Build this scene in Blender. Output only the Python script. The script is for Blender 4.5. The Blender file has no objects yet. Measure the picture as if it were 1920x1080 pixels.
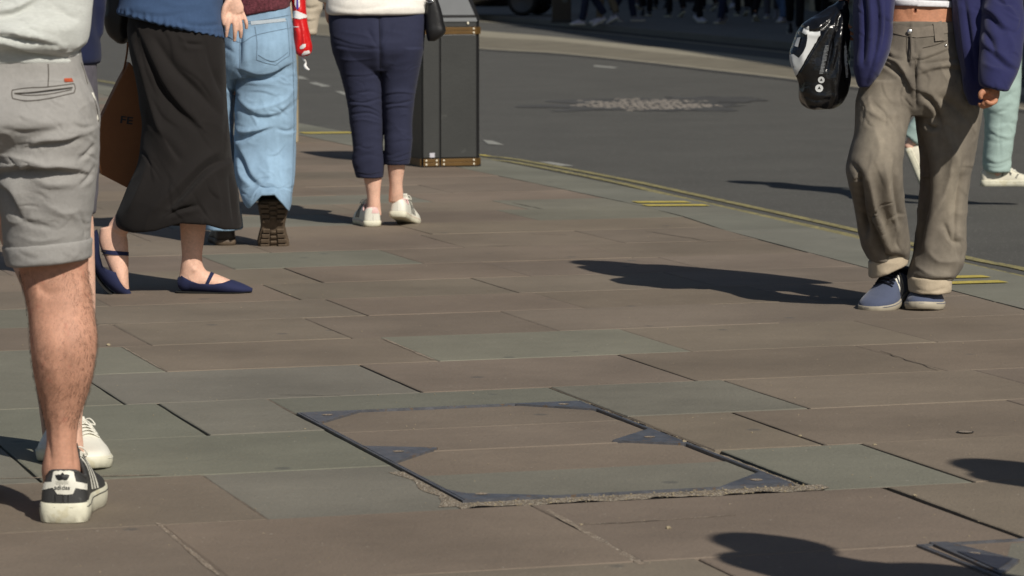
import bpy, bmesh, math, random
import numpy as np
from mathutils import Vector, Matrix, noise
from mathutils.bvhtree import BVHTree
random.seed(7); np.random.seed(7)
scn = bpy.context.scene
COL = scn.collection
# ---------------------------------------------------------------- camera
F = 6200.0; CH = 1.155; TH = math.atan(612/6200.0); CT = math.cos(TH); ST = math.sin(TH)
cd = bpy.data.cameras.new('camera'); cam = bpy.data.objects.new('camera', cd); COL.objects.link(cam)
cd.sensor_width = 36.0; cd.lens = F/1920*36; cd.clip_end = 2000; cd.clip_start = 0.1
cam.location = (0, 0, CH); cam.rotation_euler = (math.pi/2-TH, 0, 0)
cd.dof.use_dof = True; cd.dof.focus_distance = 9.5; cd.dof.aperture_fstop = 11
scn.camera = cam
# ---------------------------------------------------------------- light
SUN_E = math.radians(39.5)
TRAV = Vector((-0.53, 0.848, 0)).normalized()          # the way the light travels over the ground
sdir = Vector((-TRAV.x*math.cos(SUN_E), -TRAV.y*math.cos(SUN_E), math.sin(SUN_E)))   # towards the sun
sl = bpy.data.lights.new('sun', 'SUN'); sl.energy = 4.6; sl.angle = math.radians(0.5); sl.color = (1.0, 0.94, 0.84)
so = bpy.data.objects.new('sun', sl); COL.objects.link(so); so.location = (20, -30, 40)
so.rotation_euler = sdir.to_track_quat('Z', 'Y').to_euler()
w = bpy.data.worlds.new('World'); scn.world = w; w.use_nodes = True
nt = w.node_tree; bg = nt.nodes['Background']; sky = nt.nodes.new('ShaderNodeTexSky')
sky.sky_type = 'NISHITA'; sky.sun_disc = False; sky.sun_elevation = SUN_E
sky.sun_rotation = math.atan2(sdir.x, sdir.y)
nt.links.new(sky.outputs[0], bg.inputs[0]); bg.inputs[1].default_value = 0.052
scn.view_settings.view_transform = 'Standard'; scn.view_settings.look = 'None'
scn.view_settings.exposure = -0.05; scn.view_settings.gamma = 1.0
# ---------------------------------------------------------------- picture <-> place
def ray(px, py):
    dx = (px-960)/F; dz = (540-py)/F
    return dx, CT+dz*ST, -ST+dz*CT
def P(px, py, Y):
    d = ray(px, py); t = Y/d[1]
    return Vector((d[0]*t, Y, CH+d[2]*t))
def G(px, py, z=0.0):
    d = ray(px, py); t = (z-CH)/d[2]
    return Vector((d[0]*t, d[1]*t, z))
def proj(v):
    x = v[:, 0]; y = v[:, 1]; z = v[:, 2]-CH
    dep = y*CT - z*ST; up = y*ST + z*CT
    return np.stack([960+F*x/dep, 540-F*up/dep], 1)
def s2l(c): return c/12.92 if c <= 0.04045 else ((c+0.055)/1.055)**2.4
def hexc(h): return tuple(s2l(int(h[i:i+2], 16)/255) for i in (0, 2, 4))
# ---------------------------------------------------------------- materials
def N(nt, t, **k):
    n = nt.nodes.new(t)
    for a, b in k.items():
        if a in n.inputs: n.inputs[a].default_value = b
        else: setattr(n, a, b)
    return n
def mat(name, col, rough=0.8, var=0.0, vscale=8.0, bump=0.0, bscale=200.0, stretch=(1, 1, 1), metal=0.0,
        sheen=0.0, sss=0.0, attr=None, spec=0.4, speck=None, var2=0.0, v2scale=60.0, coat=0.0, bump2=0.0, b2scale=20.0):
    m = bpy.data.materials.new(name); m.use_nodes = True; nt = m.node_tree; L = nt.links.new
    b = nt.nodes['Principled BSDF']; b.inputs['Roughness'].default_value = rough; b.inputs['Metallic'].default_value = metal
    b.inputs['Specular IOR Level'].default_value = spec
    if sheen: b.inputs['Sheen Weight'].default_value = sheen; b.inputs['Sheen Roughness'].default_value = 0.5
    if coat: b.inputs['Coat Weight'].default_value = coat
    if sss:
        b.inputs['Subsurface Weight'].default_value = sss; b.inputs['Subsurface Radius'].default_value = (1, .35, .2); b.inputs['Subsurface Scale'].default_value = 0.008
    tc = N(nt, 'ShaderNodeTexCoord'); mp = N(nt, 'ShaderNodeMapping'); mp.inputs['Scale'].default_value = stretch
    L(tc.outputs['Object'], mp.inputs['Vector'])
    if attr:
        at = N(nt, 'ShaderNodeAttribute', attribute_name=attr); cur = at.outputs['Color']
    else:
        r = N(nt, 'ShaderNodeRGB'); r.outputs[0].default_value = (*col, 1); cur = r.outputs[0]
    for amt, sc, det in ((var, vscale, 5), (var2, v2scale, 3)):
        if amt:
            n = N(nt, 'ShaderNodeTexNoise', Scale=sc, Detail=det, Roughness=0.6); L(mp.outputs[0], n.inputs['Vector'])
            mr = N(nt, 'ShaderNodeMapRange'); mr.inputs['From Min'].default_value = 0.3; mr.inputs['From Max'].default_value = 0.7
            mr.inputs['To Min'].default_value = 1-amt; mr.inputs['To Max'].default_value = 1+amt
            L(n.outputs['Fac'], mr.inputs['Value'])
            mx = N(nt, 'ShaderNodeVectorMath', operation='SCALE'); L(cur, mx.inputs[0]); L(mr.outputs[0], mx.inputs['Scale']); cur = mx.outputs[0]
    if speck:      # (scale, threshold, colour, strength)
        n = N(nt, 'ShaderNodeTexNoise', Scale=speck[0], Detail=2); L(mp.outputs[0], n.inputs['Vector'])
        mr = N(nt, 'ShaderNodeMapRange'); mr.inputs['From Min'].default_value = speck[1]; mr.inputs['From Max'].default_value = speck[1]+0.04
        mr.inputs['To Max'].default_value = speck[3]
        L(n.outputs['Fac'], mr.inputs['Value'])
        mx = N(nt, 'ShaderNodeMix', data_type='RGBA'); L(mr.outputs[0], mx.inputs['Factor']); L(cur, mx.inputs['A']); mx.inputs['B'].default_value = (*speck[2], 1); cur = mx.outputs['Result']
    L(cur, b.inputs['Base Color'])
    last = None
    for amt, sc in ((bump2, b2scale), (bump, bscale)):
        if amt:
            n = N(nt, 'ShaderNodeTexNoise', Scale=sc, Detail=4, Roughness=0.6); L(mp.outputs[0], n.inputs['Vector'])
            bp = N(nt, 'ShaderNodeBump', Strength=1.0, Distance=amt); L(n.outputs['Fac'], bp.inputs['Height'])
            if last: L(last, bp.inputs['Normal'])
            last = bp.outputs[0]
    if last: L(last, b.inputs['Normal'])
    return m
# ---------------------------------------------------------------- mesh tools
def tag(o, label=None, cat=None, group=None, kind=None):
    if label: o['label'] = label
    if cat: o['category'] = cat
    if group: o['group'] = group
    if kind: o['kind'] = kind
    return o
def LOC(o):
    v = Vector((0, 0, 0))
    while o is not None: v = v + o.location; o = o.parent
    return v
def link(name, me, m=None, parent=None, loc=None, smooth=True):
    """me is in world coordinates; the object's origin is put at loc (or its parent's)."""
    base = LOC(parent) if parent is not None else Vector((0, 0, 0))
    l = Vector(loc) if loc is not None else base
    n = len(me.vertices); a = np.empty(n*3, np.float32); me.vertices.foreach_get('co', a)
    a = a.reshape(-1, 3)-np.array(l, np.float32); me.vertices.foreach_set('co', a.ravel()); me.update()
    o = bpy.data.objects.new(name, me); me.name = name; COL.objects.link(o)
    if parent is not None: o.parent = parent; o.location = l-base
    else: o.location = l
    if m is not None: me.materials.clear(); me.materials.append(m)
    if smooth: me.polygons.foreach_set('use_smooth', [True]*len(me.polygons))
    return o
def mesh(V, Fc):
    me = bpy.data.meshes.new('m'); me.from_pydata([tuple(v) for v in V], [], [tuple(f) for f in Fc]); me.update(); return me
def empty(name, loc):
    o = bpy.data.objects.new(name, None); COL.objects.link(o); o.location = loc; o.empty_display_size = 0.1; return o
class MB:
    def __init__(s): s.V = []; s.F = []
    def add(s, V, Fc):
        k = len(s.V); s.V += [tuple(v) for v in V]; s.F += [tuple(i+k for i in f) for f in Fc]; return s
    def box(s, c, d, R=None, bev=0.0):
        bm = bmesh.new(); bmesh.ops.create_cube(bm, size=1)
        for v in bm.verts: v.co = Vector((v.co.x*d[0], v.co.y*d[1], v.co.z*d[2]))
        if bev: bmesh.ops.bevel(bm, geom=bm.edges[:], offset=bev, segments=2, affect='EDGES', profile=0.5)
        M = R if R is not None else Matrix.Identity(3)
        bm.verts.index_update()
        s.add([M @ v.co + Vector(c) for v in bm.verts], [[v.index for v in f.verts] for f in bm.faces]); bm.free(); return s
    def mesh(s): return mesh(s.V, s.F)
    def build(s, name, m=None, parent=None, loc=None, smooth=False): return link(name, s.mesh(), m, parent, loc, smooth)
def cat(rows, n):
    """Catmull-Rom through the rows, n samples, parameterised by row index."""
    A = np.array(rows, float); k = len(A)
    if k == 2: return A[0]+(A[1]-A[0])*np.linspace(0, 1, n)[:, None]
    E = np.vstack([2*A[0]-A[1], A, 2*A[-1]-A[-2]]); out = []
    for t in np.linspace(0, k-1, n):
        i = min(int(t), k-2); f = t-i; p0, p1, p2, p3 = E[i:i+4]
        out.append(0.5*((2*p1)+(-p0+p2)*f+(2*p0-5*p1+4*p2-p3)*f*f+(-p0+3*p1-3*p2+p3)*f**3))
    return np.array(out)
def rings_to_mesh(rings, caps=True):
    n = len(rings[0]); V = [p for r in rings for p in r]; Fc = []
    for i in range(len(rings)-1):
        for j in range(n):
            a = i*n+j; b = i*n+(j+1) % n; Fc.append((a, b, b+n, a+n))
    if caps:
        V.append(np.mean(rings[0], 0)); c0 = len(V)-1
        V.append(np.mean(rings[-1], 0)); c1 = len(V)-1
        for j in range(n):
            Fc.append((c0, (j+1) % n, j)); Fc.append((c1, (len(rings)-1)*n+j, (len(rings)-1)*n+(j+1) % n))
    return V, Fc
def loft_px(Y0, rows, n=60, seg=40, e=0.85):
    """rows: (py, x_left, x_right, depth offset, half thickness) traced at the figure's own distance."""
    R = cat(rows, n); rings = []
    for py, xl, xr, dc, th in R:
        a = P(xl, py, Y0+dc); b = P(xr, py, Y0+dc); cx = (a.x+b.x)/2; rx = abs(b.x-a.x)/2; z = a.z
        t = np.linspace(0, 2*math.pi, seg, endpoint=False)
        x = cx+rx*np.sign(np.cos(t))*np.abs(np.cos(t))**e; y = Y0+dc+th*np.sign(np.sin(t))*np.abs(np.sin(t))**e
        rings.append(np.stack([x, y, np.full(seg, z)], 1))
    return rings_to_mesh(rings)
def tube(pts, rad, n=24, seg=16, flat=None, up=(0, 0, 1), caps=True, e=1.0):
    """pts: centre line, rad: radius per point or (ru, rv); round ends are left to the remesher"""
    rad = [(r, r) if not isinstance(r, (tuple, list)) else r for r in rad]
    R = cat([list(p)+list(r) for p, r in zip(pts, rad)], n)
    C = R[:, :3]; T = np.gradient(C, axis=0); T /= np.linalg.norm(T, axis=1)[:, None]+1e-9
    u = np.cross(T[0], np.array(up, float));
    if np.linalg.norm(u) < 0.05: u = np.cross(T[0], (1, 0, 0.0))
    u /= np.linalg.norm(u); rings = []
    for i in range(n):
        u = u-T[i]*np.dot(u, T[i]); u /= np.linalg.norm(u); v = np.cross(T[i], u)
        t = np.linspace(0, 2*math.pi, seg, endpoint=False)
        rings.append(C[i]+np.outer(np.sign(np.cos(t))*np.abs(np.cos(t))**e*R[i, 3], u)+np.outer(np.sign(np.sin(t))*np.abs(np.sin(t))**e*R[i, 4], v))
    return rings_to_mesh(rings, caps)
def ball(c, r, R=None, nu=20, nv=14):
    V = []; Fc = []
    r = (r, r, r) if not isinstance(r, (tuple, list)) else r; rings = []
    for i in range(nv):
        ph = -math.pi/2+math.pi*(i+0.5)/nv; t = np.linspace(0, 2*math.pi, nu, endpoint=False)
        q = np.stack([r[0]*math.cos(ph)*np.cos(t), r[1]*math.cos(ph)*np.sin(t), np.full(nu, r[2]*math.sin(ph))], 1)
        if R is not None: q = q @ np.array(R).T
        rings.append(q+np.array(c))
    return rings_to_mesh(rings)
def union(parts, voxel, smooth=3, name='m'):
    mb = MB()
    for V, Fc in parts: mb.add(V, Fc)
    me = mb.mesh()
    bm = bmesh.new(); bm.from_mesh(me); bmesh.ops.recalc_face_normals(bm, faces=bm.faces); bm.to_mesh(me); bm.free()
    o = bpy.data.objects.new('tmp', me); COL.objects.link(o)
    md = o.modifiers.new('r', 'REMESH'); md.mode = 'VOXEL'; md.voxel_size = voxel; md.use_smooth_shade = True
    dg = bpy.context.evaluated_depsgraph_get(); dg.update()
    out = bpy.data.meshes.new_from_object(o.evaluated_get(dg)); bpy.data.objects.remove(o)
    relax(out, smooth); return out
def getV(me):
    a = np.empty(len(me.vertices)*3, np.float32); me.vertices.foreach_get('co', a); return a.reshape(-1, 3).astype(float)
def setV(me, a): me.vertices.foreach_set('co', a.astype(np.float32).ravel()); me.update()
def getN(me):
    a = np.empty(len(me.vertices)*3, np.float32); me.vertices.foreach_get('normal', a); return a.reshape(-1, 3).astype(float)
def getE(me):
    a = np.empty(len(me.edges)*2, np.int32); me.edges.foreach_get('vertices', a); return a.reshape(-1, 2)
def relax(me, it, k=0.5):
    if it <= 0: return
    v = getV(me); e = getE(me); n = len(v); deg = np.bincount(e.ravel(), minlength=n)[:, None]+1e-9
    for _ in range(it):
        s = np.zeros_like(v)
        for c in range(3): s[:, c] = np.bincount(e[:, 0], v[e[:, 1], c], n)+np.bincount(e[:, 1], v[e[:, 0], c], n)
        v = v*(1-k)+k*s/deg
    setV(me, v)
def seg_dist(q, line):
    """distance (signed) to a pixel polyline and the parameter along it, 0..1"""
    line = np.array(line, float); best = np.full(len(q), 1e9); sg = np.zeros(len(q)); par = np.zeros(len(q)); L = np.linalg.norm(np.diff(line, axis=0), axis=1); tot = L.sum(); acc = 0
    for i in range(len(line)-1):
        a, b = line[i], line[i+1]; d = b-a; t = np.clip(((q-a) @ d)/(d @ d), 0, 1); c = a+t[:, None]*d; r = q-c
        ds = np.linalg.norm(r, axis=1); m = ds < best; best = np.where(m, ds, best)
        cr = d[0]*r[:, 1]-d[1]*r[:, 0]; sg = np.where(m, np.sign(cr), sg); par = np.where(m, (acc+t*L[i])/tot, par); acc += L[i]
    return best, sg, par
def creases(me, lst, back=False, scale=1.0):
    """cloth folds: each (pixel polyline, width px, height m, kind); kind 'r' ridge, 'g' groove, 's' step (one side raised)"""
    v = getV(me); q = proj(v)
    for c in lst:
        line, wd, h = c[0], c[1], c[2]*scale; kind = c[3] if len(c) > 3 else 'g'
        n = getN(me); eye = v-np.array((0, 0, CH)); eye /= np.linalg.norm(eye, axis=1)[:, None]
        f = np.clip(-(n*eye).sum(1)*3+0.2, 0, 1)
        line = cat(line, 16) if len(line) > 2 else np.array(line, float)
        d, s, t = seg_dist(q, line); tp = np.clip(np.sin(math.pi*np.clip(t*0.96+0.02, 0, 1)), 0, 1)**0.5
        if kind == 'g': a = -np.exp(-(d/(.55*wd))**1.6)*.9+0.3*np.exp(-((d-1.5*wd)/wd)**2)
        elif kind == 'r': a = np.exp(-(d/(.8*wd))**1.25)
        else: x = -d*s/wd; a = np.tanh(x/.32)*np.where(x > 0, np.exp(-(x/2.1)**2), .75*np.exp(-(x/1.3)**2))*.8
        v = v+n*(a*f*tp*h)[:, None]; setV(me, v); q = proj(v)
def wrinkle(me, amp, sc=(6, 6, 14), seed=0, zr=None, amp2=0.0, sc2=(25, 25, 60)):
    v = getV(me); n = getN(me); out = np.zeros(len(v)); o = Vector((seed*3.1, seed*1.7, seed*0.3))
    for i, p in enumerate(v):
        q = Vector((p[0]*sc[0], p[1]*sc[1], p[2]*sc[2]))+o
        x = noise.noise(q); y = 1-abs(x)*2.4
        r = amp*y
        if amp2: r += amp2*noise.noise(Vector((p[0]*sc2[0], p[1]*sc2[1], p[2]*sc2[2]))+o)
        out[i] = r
    if zr is not None: out *= zr(v)
    setV(me, v+n*out[:, None])
def bvh(o):
    me = o.data if hasattr(o, 'data') else o; l = np.array(LOC(o)) if hasattr(o, 'data') else 0
    return BVHTree.FromPolygons((getV(me)+l).tolist(), [list(p.vertices) for p in me.polygons])
EYE = Vector((0, 0, CH))
def hit(bv, px, py, lift=0.001):
    d = Vector(ray(px, py)).normalized(); h = bv.ray_cast(EYE, d)
    if h[0] is None: return None
    n = h[1]
    if n.dot(d) > 0: n = -n
    return h[0]+n*lift, n
def decal(name, polys, bv, m, parent, lift=0.0015, step=3.0, loc=None, thick=0.0006):
    """a thin printed or sewn piece laid on the surface under it; polys are outlines, cut fine and draped"""
    bm = bmesh.new()
    for pl in polys:
        vs = [bm.verts.new((x, y, 0)) for x, y in pl]
        try: bm.faces.new(vs)
        except ValueError: pass
    bmesh.ops.triangulate(bm, faces=bm.faces[:])
    for _ in range(6):
        es = [e for e in bm.edges if e.calc_length() > step]
        if not es: break
        bmesh.ops.subdivide_edges(bm, edges=es, cuts=1); bmesh.ops.triangulate(bm, faces=bm.faces[:])
    kill = []; last = None
    for v in bm.verts:
        h = hit(bv, v.co.x, v.co.y, lift)
        if h is None: kill.append(v)
        else: v.co = h[0]
    bmesh.ops.delete(bm, geom=kill, context='VERTS')
    big = [f for f in bm.faces if max(e.calc_length() for e in f.edges) > 0.05+step*0.01]
    bmesh.ops.delete(bm, geom=big, context='FACES')
    me = bpy.data.meshes.new(name); bm.to_mesh(me); bm.free()
    if not len(me.polygons): return None
    return link(name, me, m, parent, loc)
def seam(name, line, bv, m, parent, wd=0.0012, lift=0.0008, n=None, mb=None, seg=6):
    L = cat(line, n or max(6, int(sum(math.dist(line[i], line[i+1]) for i in range(len(line)-1))/5)))
    pts = [hit(bv, x, y, lift) for x, y in L]; pts = [p[0] for p in pts if p is not None]
    if len(pts) < 3: return None
    t = tube(pts, [wd]*len(pts), n=len(pts), seg=seg)
    if mb is not None: mb.add(*t); return None
    return link(name, mesh(*t), m, parent)
def text_polys(s, size, bold=0.0):
    cu = bpy.data.curves.new('t', 'FONT'); cu.body = s; cu.size = size; cu.align_x = 'CENTER'; cu.align_y = 'CENTER'; cu.offset = bold; cu.resolution_u = 3
    o = bpy.data.objects.new('t', cu); COL.objects.link(o); dg = bpy.context.evaluated_depsgraph_get()
    me = bpy.data.meshes.new_from_object(o.evaluated_get(dg)); bpy.data.objects.remove(o)
    v = getV(me); out = [[(v[i][0], v[i][1]) for i in p.vertices] for p in me.polygons]
    return out
def place_text(s, size, cx, cy, ang=0.0, sx=1.0, bold=0.0):
    c, n = math.cos(ang), math.sin(ang)
    return [[(cx+(x*sx*c-(-y)*n), cy+(x*sx*n+(-y)*c)) for x, y in p] for p in text_polys(s, size, bold)]
# ================================================================ THE SETTING
D = Vector((-0.3057, 0.9521, 0)); U = Vector((0.9521, 0.3057, 0))
def UA(u, a, z=0.0): return Vector((U.x*u+D.x*a, U.y*u+D.y*a, z))
M_asph = mat('asphalt', hexc('504f4b'), 0.85, var=0.10, vscale=1.3, bump=0.004, bscale=140, speck=(75, 0.655, (0.30, 0.29, 0.27), 0.6), var2=0.25, v2scale=130)
M_far_asph = mat('asphalt_far', hexc('6c6861'), 0.85, var=0.1, vscale=0.7, bump=0.003, bscale=90, var2=0.15, v2scale=60)
M_bed = mat('joint_dirt', (0.02, 0.017, 0.014), 0.95, var=0.4, vscale=60)
M_mort = mat('mortar', tuple(a*.68 for a in hexc('978877')), 0.95, var=0.35, vscale=30, bump=0.004, bscale=120, speck=(200, 0.6, (0.55, 0.5, 0.42), 0.7))
M_mortd = mat('mortar_dark', tuple(a*.40 for a in hexc('978877')), 0.95, var=0.35, vscale=30, bump=0.004, bscale=120)
# paving stone: one colour per slab, riven face, scuffs and old gum
def paving_mat():
    m = mat('yorkstone', (0, 0, 0), 0.8, attr='stone', var=0.19, vscale=1.3, var2=0.08, v2scale=110, bump=0.0022, bscale=120, bump2=0.005, b2scale=6, spec=0.3)
    nt = m.node_tree; L = nt.links.new; b = nt.nodes['Principled BSDF']; src = b.inputs['Base Color'].links[0].from_socket
    tc = N(nt, 'ShaderNodeTexCoord')
    mp = N(nt, 'ShaderNodeMapping'); mp.inputs['Rotation'].default_value = (0, 0, 0.31); mp.inputs['Scale'].default_value = (2.0, 3.2, 1); L(tc.outputs['Object'], mp.inputs[0])
    n1 = N(nt, 'ShaderNodeTexNoise', Scale=5.0, Detail=6, Roughness=0.65); L(mp.outputs[0], n1.inputs['Vector'])
    r1 = N(nt, 'ShaderNodeMapRange'); r1.inputs['From Min'].default_value = 0.35; r1.inputs['From Max'].default_value = 0.68; r1.inputs['To Min'].default_value = 0.98; r1.inputs['To Max'].default_value = 1.02; L(n1.outputs['Fac'], r1.inputs[0])
    s1 = N(nt, 'ShaderNodeVectorMath', operation='SCALE'); L(src, s1.inputs[0]); L(r1.outputs[0], s1.inputs['Scale'])
    v = N(nt, 'ShaderNodeTexVoronoi', Scale=4.2, feature='F1'); v.inputs['Randomness'].default_value = 1.0; L(tc.outputs['Object'], v.inputs['Vector'])
    r2 = N(nt, 'ShaderNodeMapRange'); r2.inputs['From Min'].default_value = 0.06; r2.inputs['From Max'].default_value = 0.10; r2.inputs['To Min'].default_value = 0.5; r2.inputs['To Max'].default_value = 0.0; L(v.outputs['Distance'], r2.inputs[0])
    # only some of the cells carry a spot
    sp = N(nt, 'ShaderNodeSeparateColor'); L(v.outputs['Color'], sp.inputs[0])
    gt = N(nt, 'ShaderNodeMath', operation='GREATER_THAN'); gt.inputs[1].default_value = 0.5; L(sp.outputs[0], gt.inputs[0])
    ml = N(nt, 'ShaderNodeMath', operation='MULTIPLY'); L(gt.outputs[0], ml.inputs[0]); L(r2.outputs[0], ml.inputs[1])
    mx = N(nt, 'ShaderNodeMix', data_type='RGBA'); L(ml.outputs[0], mx.inputs['Factor']); L(s1.outputs[0], mx.inputs['A']); mx.inputs['B'].default_value = (0.07, 0.072, 0.07, 1)
    n3 = N(nt, 'ShaderNodeTexNoise', Scale=75.0, Detail=2); L(tc.outputs['Object'], n3.inputs['Vector'])
    r3 = N(nt, 'ShaderNodeMapRange'); r3.inputs['From Min'].default_value = 0.735; r3.inputs['From Max'].default_value = 0.77; r3.inputs['To Max'].default_value = 0.55; L(n3.outputs['Fac'], r3.inputs[0])
    m2 = N(nt, 'ShaderNodeMix', data_type='RGBA'); L(r3.outputs[0], m2.inputs['Factor']); L(mx.outputs['Result'], m2.inputs['A']); m2.inputs['B'].default_value = (0.5, 0.47, 0.4, 1)
    L(m2.outputs['Result'], b.inputs['Base Color'])
    return m
M_pave = paving_mat()
BROWN = tuple(a*.585 for a in hexc('978979')); GREEN = tuple(a*.615 for a in hexc('908d7f'))
def struct(o): o['kind'] = 'structure'; return o
# ground and road sheets
def sheet(name, pts, m, sub=0):
    return struct(link(name, mesh(pts, [list(range(len(pts)))]), m, smooth=False))
sheet('ground', [(-400, -150, -0.13), (400, -150, -0.13), (400, 900, -0.13), (-400, 900, -0.13)], M_asph)
sheet('road', [UA(3.5, -30, -0.10), UA(60, -30, -0.10), UA(60, 400, -0.10), UA(3.5, 400, -0.10)], M_asph)
sheet('pavement_bed', [UA(-9, -12, -0.022), UA(5.0, -12, -0.022), UA(5.0, 90, -0.022), UA(-9, 90, -0.022)], M_bed)
def u_in(a): return float(np.interp(a, [4, 9.9, 13.3, 14.4, 17, 40, 90], [4.7, 4.98, 5.23, 5.38, 5.40, 5.45, 5.45]))
def u_e(a): return float(np.interp(a, [4, 9, 11, 15, 18.4, 40, 90], [5.2, 5.40, 5.50, 5.74, 5.80, 5.85, 5.85]))
rows = [-3.0, -2.3, -1.6, -0.9, -0.2, 0.5, 1.1, 1.75, 2.4, 3.05, 3.7, 4.2, 4.7, 5.28, 5.935, 6.63, 7.26, 7.87, 8.49, 9.145, 9.79, 10.41, 10.97, 11.55, 12.15, 12.80, 13.46, 14.05, 14.7]
while rows[-1] < 60: rows.append(rows[-1]+random.uniform(0.55, 0.68))
fixed = {5.28: [1.5, 2.28, 3.2], 5.935: [0.55, 1.37, 2.17, 2.985, 3.75], 6.63: [0.7, 1.595, 3.21, 4.0], 7.26: [1.23, 3.115, 3.9],
         7.87: [0.95, 1.745, 3.335, 4.1], 8.49: [0.8, 1.66, 2.47, 3.26, 4.02], 9.145: [1.1, 1.91, 2.715, 3.50, 4.3], 9.79: [1.3, 2.0, 2.625, 3.3, 4.05],
         10.41: [1.2, 1.95, 2.845, 3.6, 4.4], 10.97: [1.4, 2.10, 2.76, 3.55, 4.3], 11.55: [1.5, 2.25, 2.99, 3.78, 4.5], 12.8: [2.4, 3.1, 3.905, 4.6]}
green = {6.63: [(1.595, 2.05), (2.8, 3.21)], 7.26: [(-9, 1.23), (1.23, 2.05)], 7.87: [(-9, .95), (.95, 1.745), (1.745, 3.3)], 8.49: [(.8, 1.66), (1.66, 2.47)],
         9.145: [(-9, 1.1), (1.1, 1.91), (2.715, 3.5)], 10.41: [(-9, 1.2), (1.2, 1.95)]}
wide = {(5.935, 2.985): 0.022, (6.63, 2.81): 0.022, (7.26, 3.115): 0.014, (6.63, 3.21): 0.008, (7.87, 1.745): 0.008, (8.49, 1.66): 0.008, (8.49, 2.47): 0.008,
        (7.87, 3.335): 0.010, (8.49, 3.26): 0.008, (9.79, 2.625): 0.010, (10.97, 2.76): 0.009, (11.55, 2.99): 0.007, (12.8, 3.905): 0.009, (10.41, 2.845): 0.006,
        (7.26, 1.23): 0.009, (10.97, 3.55): 0.005, (11.55, 3.78): 0.005, (8.49, 4.02): 0.005, (5.28, 2.28): 0.009, (7.87, 4.1): 0.006}
CU0, CU1, CA0, CA1 = 2.045, 2.812, 6.715, 8.175     # the access cover's frame
SV = []; SF = []; SC = []
MV = MB(); MD = MB()
def slab(u0, u1, a0, a1, colr, gl=0.0015, gr=0.0015, ga=0.0015, ur=None, z0=0.0, stp=0.10, jit=0.0012):
    """one stone: worn outline, arris rounded off"""
    ur1 = ur[1] if ur else u1; ur0 = ur[0] if ur else u1
    c = [(u0+gl, a0+ga), (ur0-gr, a0+ga), (ur1-gr, a1-ga), (u0+gl, a1-ga)]; out = []
    for i in range(4):
        p, q = c[i], c[(i+1) % 4]; L = math.dist(p, q); n = max(1, int(L/stp))
        for k in range(n):
            t = k/n; j = random.uniform(-jit, jit) if k else 0
            d = ((q[0]-p[0])/L, (q[1]-p[1])/L); out.append((p[0]+(q[0]-p[0])*t-d[1]*j, p[1]+(q[1]-p[1])*t+d[0]*j))
    h = z0+random.uniform(-0.0012, 0.0012); tx = random.uniform(-.0015, .0015); ty = random.uniform(-.0015, .0015)
    cx = (u0+u1)/2; cy = (a0+a1)/2; b = len(SV); n = len(out)
    def zz(p): return h+(p[0]-cx)*tx+(p[1]-cy)*ty
    for p in out:
        w = 0.004/max(0.02, math.dist(p, (cx, cy))); SV.append(UA(p[0]+(cx-p[0])*w, p[1]+(cy-p[1])*w, zz(p)))
    for p in out: SV.append(UA(p[0], p[1], zz(p)-0.0018))
    for p in out: SV.append(UA(p[0], p[1], -0.05))
    SF.append(list(range(b, b+n))); SC.append(colr)
    for i in range(n):
        j = (i+1) % n
        for o in (0, n): SF.append((b+o+j, b+o+i, b+o+n+i, b+o+n+j)); SC.append(colr)
def vary(c, s=0.07): k = 1+random.uniform(-s, s); return tuple(x*k*(1+random.uniform(-s*.3, s*.3)) for x in c)
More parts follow.
